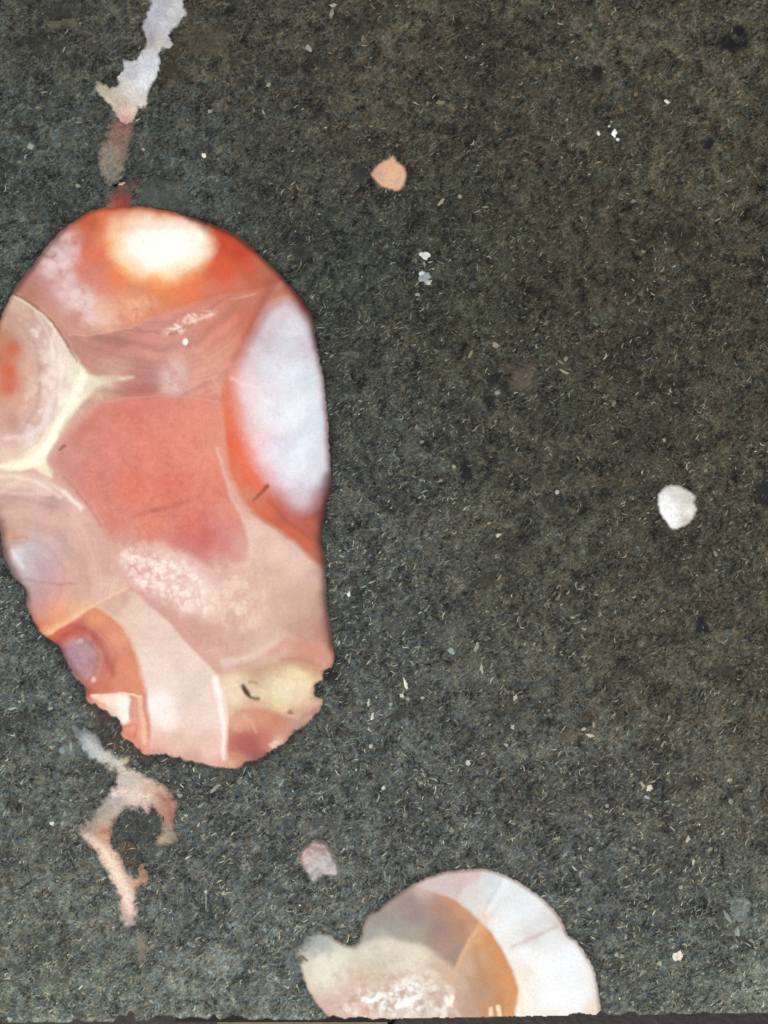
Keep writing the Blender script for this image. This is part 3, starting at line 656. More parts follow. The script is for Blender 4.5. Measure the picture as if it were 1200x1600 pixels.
F.zone_paint('red_heel', [(356, 1135), (368, 1115), (385, 1107), (410, 1107), (438, 1116), (460, 1124), (490, 1130), (470, 1160), (430, 1190), (370, 1215), (356, 1205)],
             [(365, 1130, (206, 148, 120)), (385, 1125, (212, 152, 124)), (410, 1120, (206, 140, 112)), (430, 1130, (196, 122, 96)), (380, 1150, (182, 100, 88)), (390, 1165, (166, 84, 80)), (410, 1150, (186, 108, 92)), (365, 1160, (186, 104, 88)), (420, 1160, (184, 104, 90)), (445, 1140, (192, 130, 108)), (400, 1180, (140, 78, 74)),
              (370, 1185, (196, 128, 104)), (435, 1162, (226, 188, 164)), (360, 1195, (224, 168, 140)), (465, 1135, (176, 138, 124))], 5, label='brick red heel at the lowest rim')
F.blob(386, 1162, 22, 16, (158, 74, 74), .6, 1.2)
F.blob(378, 1130, 16, 12, (216, 158, 130), .6, 1.2)
F.stroke([(382, 1120), (392, 1128), (400, 1145)], 3, 2, (226, 172, 142), .5, 3)
F.blob(430, 1162, 8, 5, (240, 204, 180), .7, .9, rot=-.4)
F.stroke([(380, 1072), (384, 1082), (392, 1089), (404, 1091)], 3.6, 2.2, (44, 38, 30), .9, 3.5)
F.stroke([(382, 1076), (387, 1084)], 3.5, 3.5, (34, 28, 22), .8, 3)
F.stroke([(392, 1066), (402, 1068)], 2, 1.5, (130, 104, 84), .6, 2)
F.blob(397, 1080, 6, 4, (214, 196, 184), .8, .8, rot=-.8)
F.blob(455, 1112, 6, 3.5, (122, 88, 76), .7, .8, rot=.4)
F.stroke([(470, 1122), (485, 1114), (497, 1104)], 3, 3, (150, 116, 104), .6, 4, grain=.5)
F.stroke([(425, 1020), (445, 1005), (470, 1010), (505, 1028)], 7, 6, (208, 140, 120), .6, 8)
F.stroke([(440, 1030), (470, 1030), (500, 1040)], 3, 3, (168, 116, 90), .5, 5)
# whole-nodule grain and rim
g = (fbm(F.X, F.Y, 5, 201, 3) - .5) * .10 + (fbm(F.X, F.Y, 22, 202, 3) - .5) * .16
lift = .965 - .075 * np.clip(sstep(590, 650, F.Y) + .5 * sstep(150, 90, F.X) * sstep(470, 500, F.Y), 0, 1)
F.C = np.clip(F.C, 0, None) ** lift[..., None]
lum = F.C.mean(2, keepdims=True); F.C = np.clip(lum + (F.C - lum) * np.where(F.C[..., 2:] > F.C[..., :1], 1.0, 1.03), 0, None)
F.C *= (1 + g)[..., None]
sp1 = smooth_poly(OUT1, 3)
sd1 = signed(F.X + .45 * (F.WX - F.X), F.Y + .45 * (F.WY - F.Y), sp1)
sd1 = sd1 + np.where(F.Y > 1040, (fbm(F.X, F.Y, 9, 203, 3) - .5) * 7, 0)
# darker brown rim of the nodule, thicker along the flanks
for pl, w in (([(513, 745), (508, 790), (501, 830), (503, 870), (506, 920), (511, 970), (516, 1010)], 7), ([(440, 436), (466, 466), (487, 505), (494, 540)], 6), ([(2, 815), (8, 865), (26, 905), (42, 935)], 6), ([(86, 1006), (104, 1034), (122, 1062), (134, 1080)], 7),
              ([(24, 455), (58, 410), (104, 357)], 4), ([(300, 341), (350, 360), (400, 394), (430, 424)], 5)):
    F.stroke(pl, w, w, (92, 62, 54), .55, 7)
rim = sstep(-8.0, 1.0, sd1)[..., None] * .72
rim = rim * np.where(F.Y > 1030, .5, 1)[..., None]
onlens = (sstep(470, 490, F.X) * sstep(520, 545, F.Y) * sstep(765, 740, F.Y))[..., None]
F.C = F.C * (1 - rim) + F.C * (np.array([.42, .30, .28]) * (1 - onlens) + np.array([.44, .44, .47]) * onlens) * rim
F.A = sstep(3.2, -1.2, sd1 + (fbm(F.X, F.Y, 5, 207, 2) - .5) * 3)
Z1 = .9 - .5 * sstep(-4, 1, sd1) + (fbm(F.X, F.Y, 30, 9, 2) - .5) * .15
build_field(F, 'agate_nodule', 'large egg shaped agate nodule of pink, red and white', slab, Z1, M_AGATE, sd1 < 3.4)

# ------------------------------------------------------------------ the second nodule, cut by the slab's edge
G = Field(448, 1348, 952, 1604, 1.25)
G.C[:] = G.rbf(full, [(500, 1480, (170, 172, 162)), (530, 1500, (216, 214, 194)), (500, 1520, (228, 224, 202)), (520, 1550, (212, 192, 170)), (510, 1570, (206, 178, 164)), (580, 1490, (210, 205, 186)), (640, 1490, (216, 209, 188)), (600, 1530, (204, 188, 164)), (660, 1520, (206, 180, 156)),
                      (690, 1530, (206, 178, 154)), (700, 1560, (196, 164, 146)), (640, 1560, (216, 198, 190)), (560, 1580, (206, 172, 152)), (620, 1590, (176, 146, 128)), (480, 1520, (216, 206, 184)), (555, 1530, (206, 176, 158)), (740, 1570, (186, 152, 128))])
G.zone_paint('grey_mauve_band', [(552, 1482), (560, 1440), (580, 1410), (650, 1370), (700, 1395), (735, 1425), (752, 1442), (735, 1470), (715, 1510), (700, 1505), (670, 1482), (640, 1472), (600, 1466), (575, 1472)],
             [(575, 1455, (156, 152, 144)), (590, 1435, (150, 142, 134)), (610, 1450, (152, 146, 136)), (640, 1410, (150, 132, 126)), (660, 1390, (196, 172, 160)), (650, 1430, (152, 132, 126)), (690, 1420, (166, 130, 112)), (700, 1405, (196, 140, 104)), (725, 1425, (200, 144, 104)), (690, 1450, (152, 124, 116)), (720, 1450, (164, 124, 106)),
              (650, 1455, (162, 150, 138)), (700, 1490, (162, 136, 120)), (715, 1490, (158, 130, 112)), (735, 1450, (196, 146, 110)), (600, 1462, (176, 172, 160))], 7, label='smoky mauve grey band')
G.zone_paint('amber_band', [(750, 1438), (768, 1456), (786, 1484), (801, 1516), (811, 1550), (815, 1606), (770, 1606), (752, 1590), (742, 1560), (728, 1530), (712, 1512), (722, 1490), (738, 1460)],
             [(750, 1448, (226, 160, 106)), (745, 1470, (212, 156, 112)), (765, 1470, (206, 140, 90)), (780, 1500, (208, 140, 86)), (750, 1500, (198, 154, 120)), (730, 1510, (198, 168, 142)), (790, 1530, (214, 144, 88)), (770, 1530, (196, 136, 92)), (745, 1530, (182, 146, 118)), (800, 1560, (214, 146, 90)), (780, 1560, (190, 134, 92)),
              (755, 1550, (178, 144, 118)), (805, 1590, (212, 150, 100)), (775, 1588, (186, 136, 98))], 5, label='amber orange band beside the white rim')
G.stroke([(752, 1442), (735, 1470), (718, 1502), (708, 1530), (704, 1560)], 3, 2, (222, 178, 138), .7, 4)
G.stroke([(745, 1480), (748, 1510), (758, 1540)], 4, 6, (170, 116, 78), .35, 8)
OUTW = [(640, 1378), (660, 1388), (692, 1399), (718, 1410), (736, 1425), (751, 1440), (768, 1457), (786, 1485), (801, 1517), (811, 1550), (815, 1606), (960, 1606), (960, 1480), (880, 1400), (780, 1340), (690, 1345), (640, 1365)]
G.zone_paint('white_rim_band', OUTW,
             [(660, 1380, (206, 190, 180)), (690, 1382, (206, 190, 184)), (720, 1375, (206, 176, 172)), (740, 1370, (214, 186, 184)), (735, 1395, (222, 208, 208)), (712, 1395, (218, 202, 196)), (760, 1380, (210, 216, 217)), (770, 1400, (214, 219, 222)), (750, 1420, (226, 220, 220)), (755, 1432, (234, 206, 186)), (790, 1395, (228, 232, 232)),
              (800, 1430, (236, 240, 244)), (780, 1450, (240, 241, 242)), (830, 1420, (232, 237, 238)), (850, 1440, (226, 224, 225)), (800, 1475, (234, 226, 226)), (830, 1462, (214, 200, 206)), (860, 1460, (232, 232, 236)), (870, 1440, (216, 196, 190)), (820, 1490, (246, 246, 246)), (850, 1510, (250, 255, 255)), (890, 1500, (244, 250, 252)), (860, 1560, (250, 255, 255)),
              (900, 1560, (246, 250, 252)), (825, 1560, (248, 240, 230)), (815, 1520, (244, 228, 212)), (920, 1530, (240, 238, 240)), (930, 1580, (240, 216, 196)), (860, 1590, (244, 232, 224))], 4, label='broad white band along the outer rim', warp=.6)
G.stroke([(782, 1374), (772, 1398), (762, 1412), (756, 1430)], 1.5, 1.5, (196, 198, 206), .55, 3)
G.stroke([(795, 1372), (778, 1400), (762, 1424)], 5, 4, (242, 246, 250), .5, 5)
G.stroke([(800, 1480), (825, 1468), (850, 1456), (868, 1448)], 3, 2.5, (204, 180, 184), .75, 4)
G.stroke([(700, 1392), (722, 1378), (745, 1364)], 8, 5, (206, 176, 178), .5, 7, grain=.4)
G.stroke([(718, 1390), (712, 1400)], 3, 3, (206, 150, 140), .4, 5)
G.stroke([(880, 1470), (900, 1480), (915, 1505), (926, 1540), (932, 1580)], 2, 3, (228, 206, 196), .5, 4)
G.stroke([(812, 1545), (818, 1590)], 2, 3, (248, 216, 184), .6, 4)
# cream body with crystals
G.speckle([(570, 1478), (640, 1475), (700, 1510), (700, 1550), (620, 1520), (570, 1520)], (236, 226, 202), .55, 30, .42, 301, 14)
G.speckle([(490, 1490), (550, 1490), (545, 1530), (500, 1545), (485, 1525)], (238, 232, 208), .7, 26, .4, 302, 14)
G.speckle([(560, 1530), (600, 1520), (700, 1550), (700, 1580), (570, 1585), (520, 1575)], (186, 146, 124), .5, 13, .55, 303, 10)
CR = [(562, 1555), (580, 1545), (610, 1548), (640, 1530), (656, 1540), (662, 1570), (650, 1584), (610, 1582), (572, 1568)]
G.speckle([(545, 1545), (610, 1530), (660, 1522), (700, 1545), (690, 1590), (560, 1590)], (236, 222, 212), .6, 26, .42, 304, 12)
G.grains(CR, (252, 246, 240), .9, 12, 305, 8, .7)
G.grains(CR, (255, 255, 250), .9, 8, 306, 8, .55)
G.grains([(560, 1540), (670, 1515), (710, 1550), (690, 1590), (540, 1590)], (250, 240, 228), .6, 9, 307, 10, .35)
G.speckle(CR, (170, 150, 140), .45, 9, .58, 308, 5)
G.stroke([(568, 1562), (580, 1564), (592, 1556)], 4, 3.5, (255, 254, 248), .95, 2)
G.stroke([(634, 1528), (630, 1540), (648, 1525)], 3, 3, (250, 244, 232), .7, 3)
G.stroke([(622, 1572), (638, 1566), (654, 1556)], 5, 4, (255, 255, 248), .9, 2.5)
G.blob(627, 1556, 5, 6, (186, 164, 150), .8, .8)
G.stroke([(697, 1560), (702, 1568), (706, 1558)], 4, 4, (255, 250, 238), .9, 2.5)
G.stroke([(694, 1574), (692, 1590)], 4, 5, (246, 236, 226), .8, 3)
G.stroke([(712, 1580), (720, 1592)], 4, 4, (240, 214, 196), .5, 4)
G.stroke([(766, 1577), (768, 1586)], 3, 3, (250, 214, 170), .95, 2)
G.stroke([(778, 1574), (779, 1586)], 3.6, 3, (255, 226, 180), .95, 2)
G.stroke([(525, 1550), (530, 1552)], 3, 2, (240, 214, 202), .8, 2.5)
G.speckle([(500, 1555), (560, 1540), (580, 1580), (520, 1590)], (226, 190, 176), .6, 12, .5, 307, 8)
G.stroke([(470, 1480), (490, 1470), (512, 1474)], 12, 8, (158, 166, 162), .55, 10)
G.stroke([(463, 1500), (469, 1495), (474, 1497), (479, 1501)], 2.5, 2, (66, 64, 56), .9, 2.5)
G.stroke([(467, 1503), (471, 1500)], 2.5, 2, (58, 56, 50), .8, 2.5)
G.speckle([(575, 1500), (660, 1500), (680, 1560), (600, 1560)], (196, 160, 132), .4, 10, .56, 308, 12, 2.5)
g = (fbm(G.X, G.Y, 5, 211, 3) - .5) * .08 + (fbm(G.X, G.Y, 22, 212, 3) - .5) * .14 * (1 - sstep(.75, .95, G.C[..., 2]))
G.C = np.clip(G.C, 0, None) ** .93
wl = sstep(.5, .7, G.C.min(2)); G.C[..., 1] += wl * (np.maximum(G.C[..., 1], .5 * (G.C[..., 0] + G.C[..., 2]) * 1.012) - G.C[..., 1])
G.C *= (1 + g)[..., None]
sd2 = signed(G.X + .5 * (G.WX - G.X), G.Y + .5 * (G.WY - G.Y), smooth_poly(OUT2, 3))
cut = G.Y - (edge_y(G.X) - 1.0)
rim = sstep(-6, 1, sd2)[..., None] * .7
G.C = G.C * (1 - rim) + G.C * np.array([.50, .38, .32]) * rim
soft = np.clip(1 - np.hypot(G.X - 474, G.Y - 1478) / 46, 0, 1)          # the bluish tip fades into the rock
G.A = sstep(3.4 + 3 * soft, -1.2 - 26 * soft, sd2 + (fbm(G.X, G.Y, 5, 217, 2) - .5) * 3.4)
Z2 = .9 - .5 * sstep(-4, 1, sd2) + (fbm(G.X, G.Y, 30, 19, 2) - .5) * .15
build_field(G, 'agate_nodule', 'cream and amber agate nodule cut off by the bottom edge', slab, Z2, M_AGATE, (sd2 < 3.4) & (cut < 0))

# ------------------------------------------------------------------ veins
def vein(poly, pts, x0, y0, x1, y1, label, seed, name='mineral_vein', feat=None, jagw=6, jaga=5, soft=3.0, fade=None):
    V = Field(x0, y0, x1, y1, 1.25)
    V.C[:] = V.rbf(full, pts)
    if feat: feat(V)
    V.C *= (1 + (fbm(V.X, V.Y, 6, seed, 3) - .5) * .35 + (fbm(V.X, V.Y, 16, seed + 3, 2) - .5) * .2)[..., None]
    sd = signed(V.X, V.Y, smooth_poly(poly, 2)) + (fbm(V.X, V.Y, jagw, seed + 7, 3) - .5) * jaga
    V.A = sstep(soft, -soft * .9, sd) * (np.clip(fade(V.X, V.Y), 0, 1) if fade else 1)
    Z = .55 - .25 * sstep(-4, 1, sd)
    return build_field(V, name, label, slab, Z, M_VEIN, (sd < soft) & (V.A > .02), 15)
vein([(226, -190), (240, -120), (233, -60), (236, 0), (232, 20), (223, 42), (230, 67), (220, 85), (207, 97), (192, 95), (195, 107), (185, 120), (187, 132), (172, 137), (150, 128), (153, 143), (165, 155), (175, 165), (180, 178), (196, 194), (210, 186), (214, 174),
      (215, 166), (230, 165), (230, 152), (235, 135), (245, 117), (249, 96), (247, 82), (256, 74), (267, 74), (267, 64), (262, 55), (275, 40), (287, 26), (293, 20), (285, 12), (286, 0), (288, -60), (280, -130), (250, -195)],
     [(250, -150, (120, 120, 122)), (255, 0, (170, 170, 178)), (250, 20, (180, 182, 192)), (275, 20, (196, 196, 196)), (240, 45, (174, 174, 182)), (262, 40, (196, 198, 204)), (235, 62, (150, 146, 148)), (250, 66, (196, 190, 182)), (225, 95, (196, 198, 204)), (240, 95, (204, 208, 214)), (205, 115, (188, 188, 190)), (225, 125, (220, 226, 228)),
      (200, 140, (200, 196, 184)), (215, 140, (216, 220, 220)), (165, 140, (176, 168, 144)), (180, 150, (186, 180, 160)), (215, 160, (206, 200, 186)), (185, 165, (196, 172, 158)), (200, 172, (226, 196, 184)), (200, 186, (196, 150, 138))],
     140, -200, 300, 205, 'bluish white vein running up from the big nodule', 401, jaga=7, soft=3.5)
vein([(180, 190), (172, 205), (166, 220), (157, 240), (158, 262), (166, 280), (176, 288), (188, 278), (193, 258), (199, 232), (203, 208), (208, 190), (196, 196)],
     [(190, 195, (150, 104, 92)), (180, 215, (142, 108, 94)), (175, 240, (158, 140, 124)), (168, 250, (164, 150, 132)), (190, 225, (136, 110, 94)), (175, 275, (146, 138, 122))], 150, 180, 215, 296, 'dull brown vein stem above the nodule', 421, jaga=11, soft=8, fade=lambda X, Y: .68 - (Y - 240) * .003)
vein([(162, 330), (170, 312), (178, 300), (186, 286), (202, 286), (203, 305), (208, 324), (190, 330)], [(170, 320, (140, 96, 80)), (185, 300, (112, 60, 54)), (190, 318, (150, 62, 46)), (200, 305, (116, 66, 58)), (204, 292, (104, 80, 72))], 150, 278, 222, 334, 'rusty red vein foot touching the nodule', 431, jaga=9, soft=7, fade=lambda X, Y: (Y - 268) / 40)
def vein_core(V):
    for pl, w0, w1, c, a in (([(180, 1238), (205, 1240), (232, 1246)], 7, 4, (240, 222, 206), .7), ([(140, 1160), (160, 1182), (188, 1192)], 5, 4, (206, 206, 200), .7), ([(135, 1306), (160, 1325), (178, 1358), (196, 1390)], 4, 7, (242, 222, 200), .75), ([(200, 1402), (203, 1425)], 5, 4, (250, 222, 206), .8),
                           ([(158, 1300), (172, 1300), (186, 1330), (198, 1362)], 3, 3, (150, 88, 56), .6), ([(248, 1240), (266, 1262), (270, 1285)], 3, 3, (140, 86, 62), .55), ([(222, 1352), (222, 1376), (212, 1388)], 2, 2, (150, 96, 64), .6), ([(130, 1300), (150, 1276), (172, 1258)], 4, 4, (120, 116, 110), .4)):
        V.stroke(pl, w0, w1, c, a, 5, grain=.4)
vein([(115, 1134), (125, 1153), (137, 1178), (157, 1191), (180, 1203), (186, 1214), (180, 1230), (163, 1254), (148, 1272), (133, 1288), (124, 1304), (145, 1322), (157, 1345), (172, 1367), (185, 1392), (191, 1405), (187, 1420), (192, 1436), (200, 1445),
      (211, 1436), (211, 1415), (210, 1400), (212, 1387), (225, 1377), (226, 1352), (217, 1354), (219, 1368), (207, 1374), (197, 1361), (190, 1345), (180, 1328), (172, 1318), (170, 1302), (173, 1287), (187, 1267), (200, 1261), (220, 1262), (231, 1267),
      (235, 1256), (245, 1261), (251, 1275), (255, 1290), (256, 1303), (247, 1316), (264, 1318), (280, 1302), (267, 1297), (272, 1277), (272, 1255), (259, 1232), (230, 1216), (206, 1205), (196, 1196), (202, 1183), (186, 1186), (174, 1180), (160, 1167), (146, 1150), (130, 1141)],
     [(120, 1140, (120, 124, 126)), (135, 1160, (160, 166, 168)), (150, 1175, (180, 184, 182)), (175, 1192, (196, 190, 172)), (195, 1188, (206, 190, 158)), (190, 1215, (196, 184, 176)), (200, 1235, (216, 198, 186)), (215, 1245, (226, 206, 190)), (235, 1240, (206, 172, 152)), (262, 1255, (180, 136, 116)), (265, 1275, (176, 124, 104)), (255, 1305, (176, 156, 136)),
      (270, 1305, (150, 136, 116)), (180, 1245, (176, 168, 164)), (160, 1270, (176, 168, 156)), (140, 1295, (160, 142, 130)), (135, 1305, (190, 166, 152)), (155, 1310, (206, 166, 144)), (165, 1305, (196, 146, 120)), (165, 1335, (220, 192, 168)), (180, 1360, (226, 204, 180)), (195, 1390, (230, 210, 190)), (215, 1378, (196, 150, 120)), (222, 1360, (180, 130, 104)), (201, 1405, (240, 206, 188)), (202, 1420, (226, 186, 168)), (195, 1435, (176, 162, 156))],
     108, 1125, 290, 1455, 'forked pale vein hanging below the big nodule', 441, jagw=8, jaga=13, soft=6, feat=vein_core)
vein([(208, 1458), (216, 1460), (226, 1462), (229, 1475), (226, 1490), (222, 1504), (216, 1500), (219, 1480)], [(212, 1462, (120, 120, 116)), (222, 1475, (136, 124, 102)), (222, 1495, (134, 124, 112))], 202, 1450, 236, 1510, 'faint tail end of the lower vein', 451, jaga=10, soft=6, fade=lambda X, Y: .6 + 0 * X)

# ------------------------------------------------------------------ single grains traced from the photo
def grain_mesh(name, poly, col, h=1.2, mat=None, edge=.75, var=.12, seed=0):
    r = random.Random(seed)
    p = np.asarray(poly, float); c = p.mean(0); n = len(p)
    V = []; C = []
    col = lin(col) * KALB
    for k, (s, z, e) in enumerate(((1.0, -1.2, edge), (.86, h * .7, .95), (.45, h, 1.0))):
        for q in p:
            v = c + (q - c) * s; V.append(P(v[0], v[1], z + r.uniform(-.15, .15) * h)); C.append(col * e * (1 + r.uniform(-var, var)))
    V.append(P(c[0], c[1], h)); C.append(col)
    fc = []
    for k in range(2):
        for i in range(n):
            j = (i + 1) % n; fc.append((k * n + i, (k + 1) * n + i, (k + 1) * n + j, k * n + j))
    for i in range(n): fc.append((2 * n + i, 3 * n, 2 * n + (i + 1) % n))
    me = bpy.data.meshes.new(name); me.from_pydata(V, [], fc)
    at = me.color_attributes.new('mineral', 'FLOAT_COLOR', 'POINT')
    rgba = np.ones((len(V), 4), np.float32); rgba[:, :3] = np.clip(C, 0, 1); at.data.foreach_set('color', rgba.ravel())
    me.materials.append(mat or M_GRAIN); me.update(); return me

def ell(x, y, rx, ry, rot=0.0, seed=0, n=11, rough=.22):
    r = random.Random(seed * 131 + int(x * 7 + y)); o = []
    for i in range(n):
        a = -2 * math.pi * i / n; k = 1 + r.uniform(-rough, rough)
        u, v = rx * k * math.cos(a), ry * k * math.sin(a)
        o.append((x + u * math.cos(rot) - v * math.sin(rot), y + u * math.sin(rot) + v * math.cos(rot)))
    return o

# the three larger inclusions, finer meshes with their own mottling
def pebble(poly, pts, label, seed, amp=.25, spk=None, edgec=(60, 48, 40), pe=2.5):
    p = np.asarray(poly); x0, y0 = p.min(0) - 6; x1, y1 = p.max(0) + 6
    V = Field(x0, y0, x1, y1, 1.0); V.C[:] = V.rbf(full, pts)
    V.C *= (1 + (fbm(V.X, V.Y, 6, seed, 3) - .5) * amp)[..., None]
    if spk: V.speckle(poly, spk, .7, 7, .55, seed + 2, 3)
    sd = signed(V.X, V.Y, smooth_poly(poly, 2)) + (fbm(V.X, V.Y, 5, seed + 7, 2) - .5) * 2.5
    r = sstep(-4, .5, sd)[..., None] * .5; V.C = V.C * (1 - r) + lin(edgec) * r
    V.A = sstep(pe, -pe * .7, sd)
    return build_field(V, 'pebble_inclusion', label, slab, .9 - .55 * sstep(-4, 1, sd), M_VEIN, sd < pe, 8)
pebble([(1029, 772), (1042, 760), (1055, 758), (1072, 764), (1087, 775), (1085, 785), (1089, 795), (1082, 810), (1070, 822), (1052, 827), (1042, 817), (1032, 802), (1029, 787)],
       [(1040, 780, (238, 240, 238)), (1045, 800, (252, 255, 255)), (1055, 815, (244, 244, 240)), (1065, 775, (212, 210, 200)), (1080, 780, (196, 194, 182)), (1075, 800, (232, 230, 222)), (1070, 815, (190, 186, 172)), (1050, 765, (206, 206, 196))], 'white rounded inclusion right of the middle', 501, .3)
pebble([(580, 272), (590, 257), (605, 249), (614, 243), (619, 251), (630, 260), (635, 272), (631, 290), (622, 298), (610, 296), (595, 291), (585, 280)],
       [(590, 270, (206, 160, 136)), (605, 258, (214, 170, 138)), (615, 272, (226, 182, 142)), (610, 285, (216, 176, 146)), (625, 288, (204, 172, 148)), (628, 268, (216, 170, 132))], 'tan rounded inclusion right of the upper vein', 511, .16)
pebble([(468, 1340), (479, 1323), (494, 1315), (509, 1319), (519, 1337), (528, 1358), (524, 1368), (505, 1367), (491, 1381), (482, 1367), (473, 1353)],
       [(478, 1335, (176, 136, 128)), (495, 1322, (170, 134, 126)), (492, 1345, (196, 188, 186)), (505, 1350, (190, 186, 188)), (518, 1352, (176, 170, 172)), (490, 1370, (150, 146, 140)), (510, 1330, (164, 140, 132))], 'greyish pink inclusion beside the lower nodule', 521, .55, (206, 200, 200), pe=5)

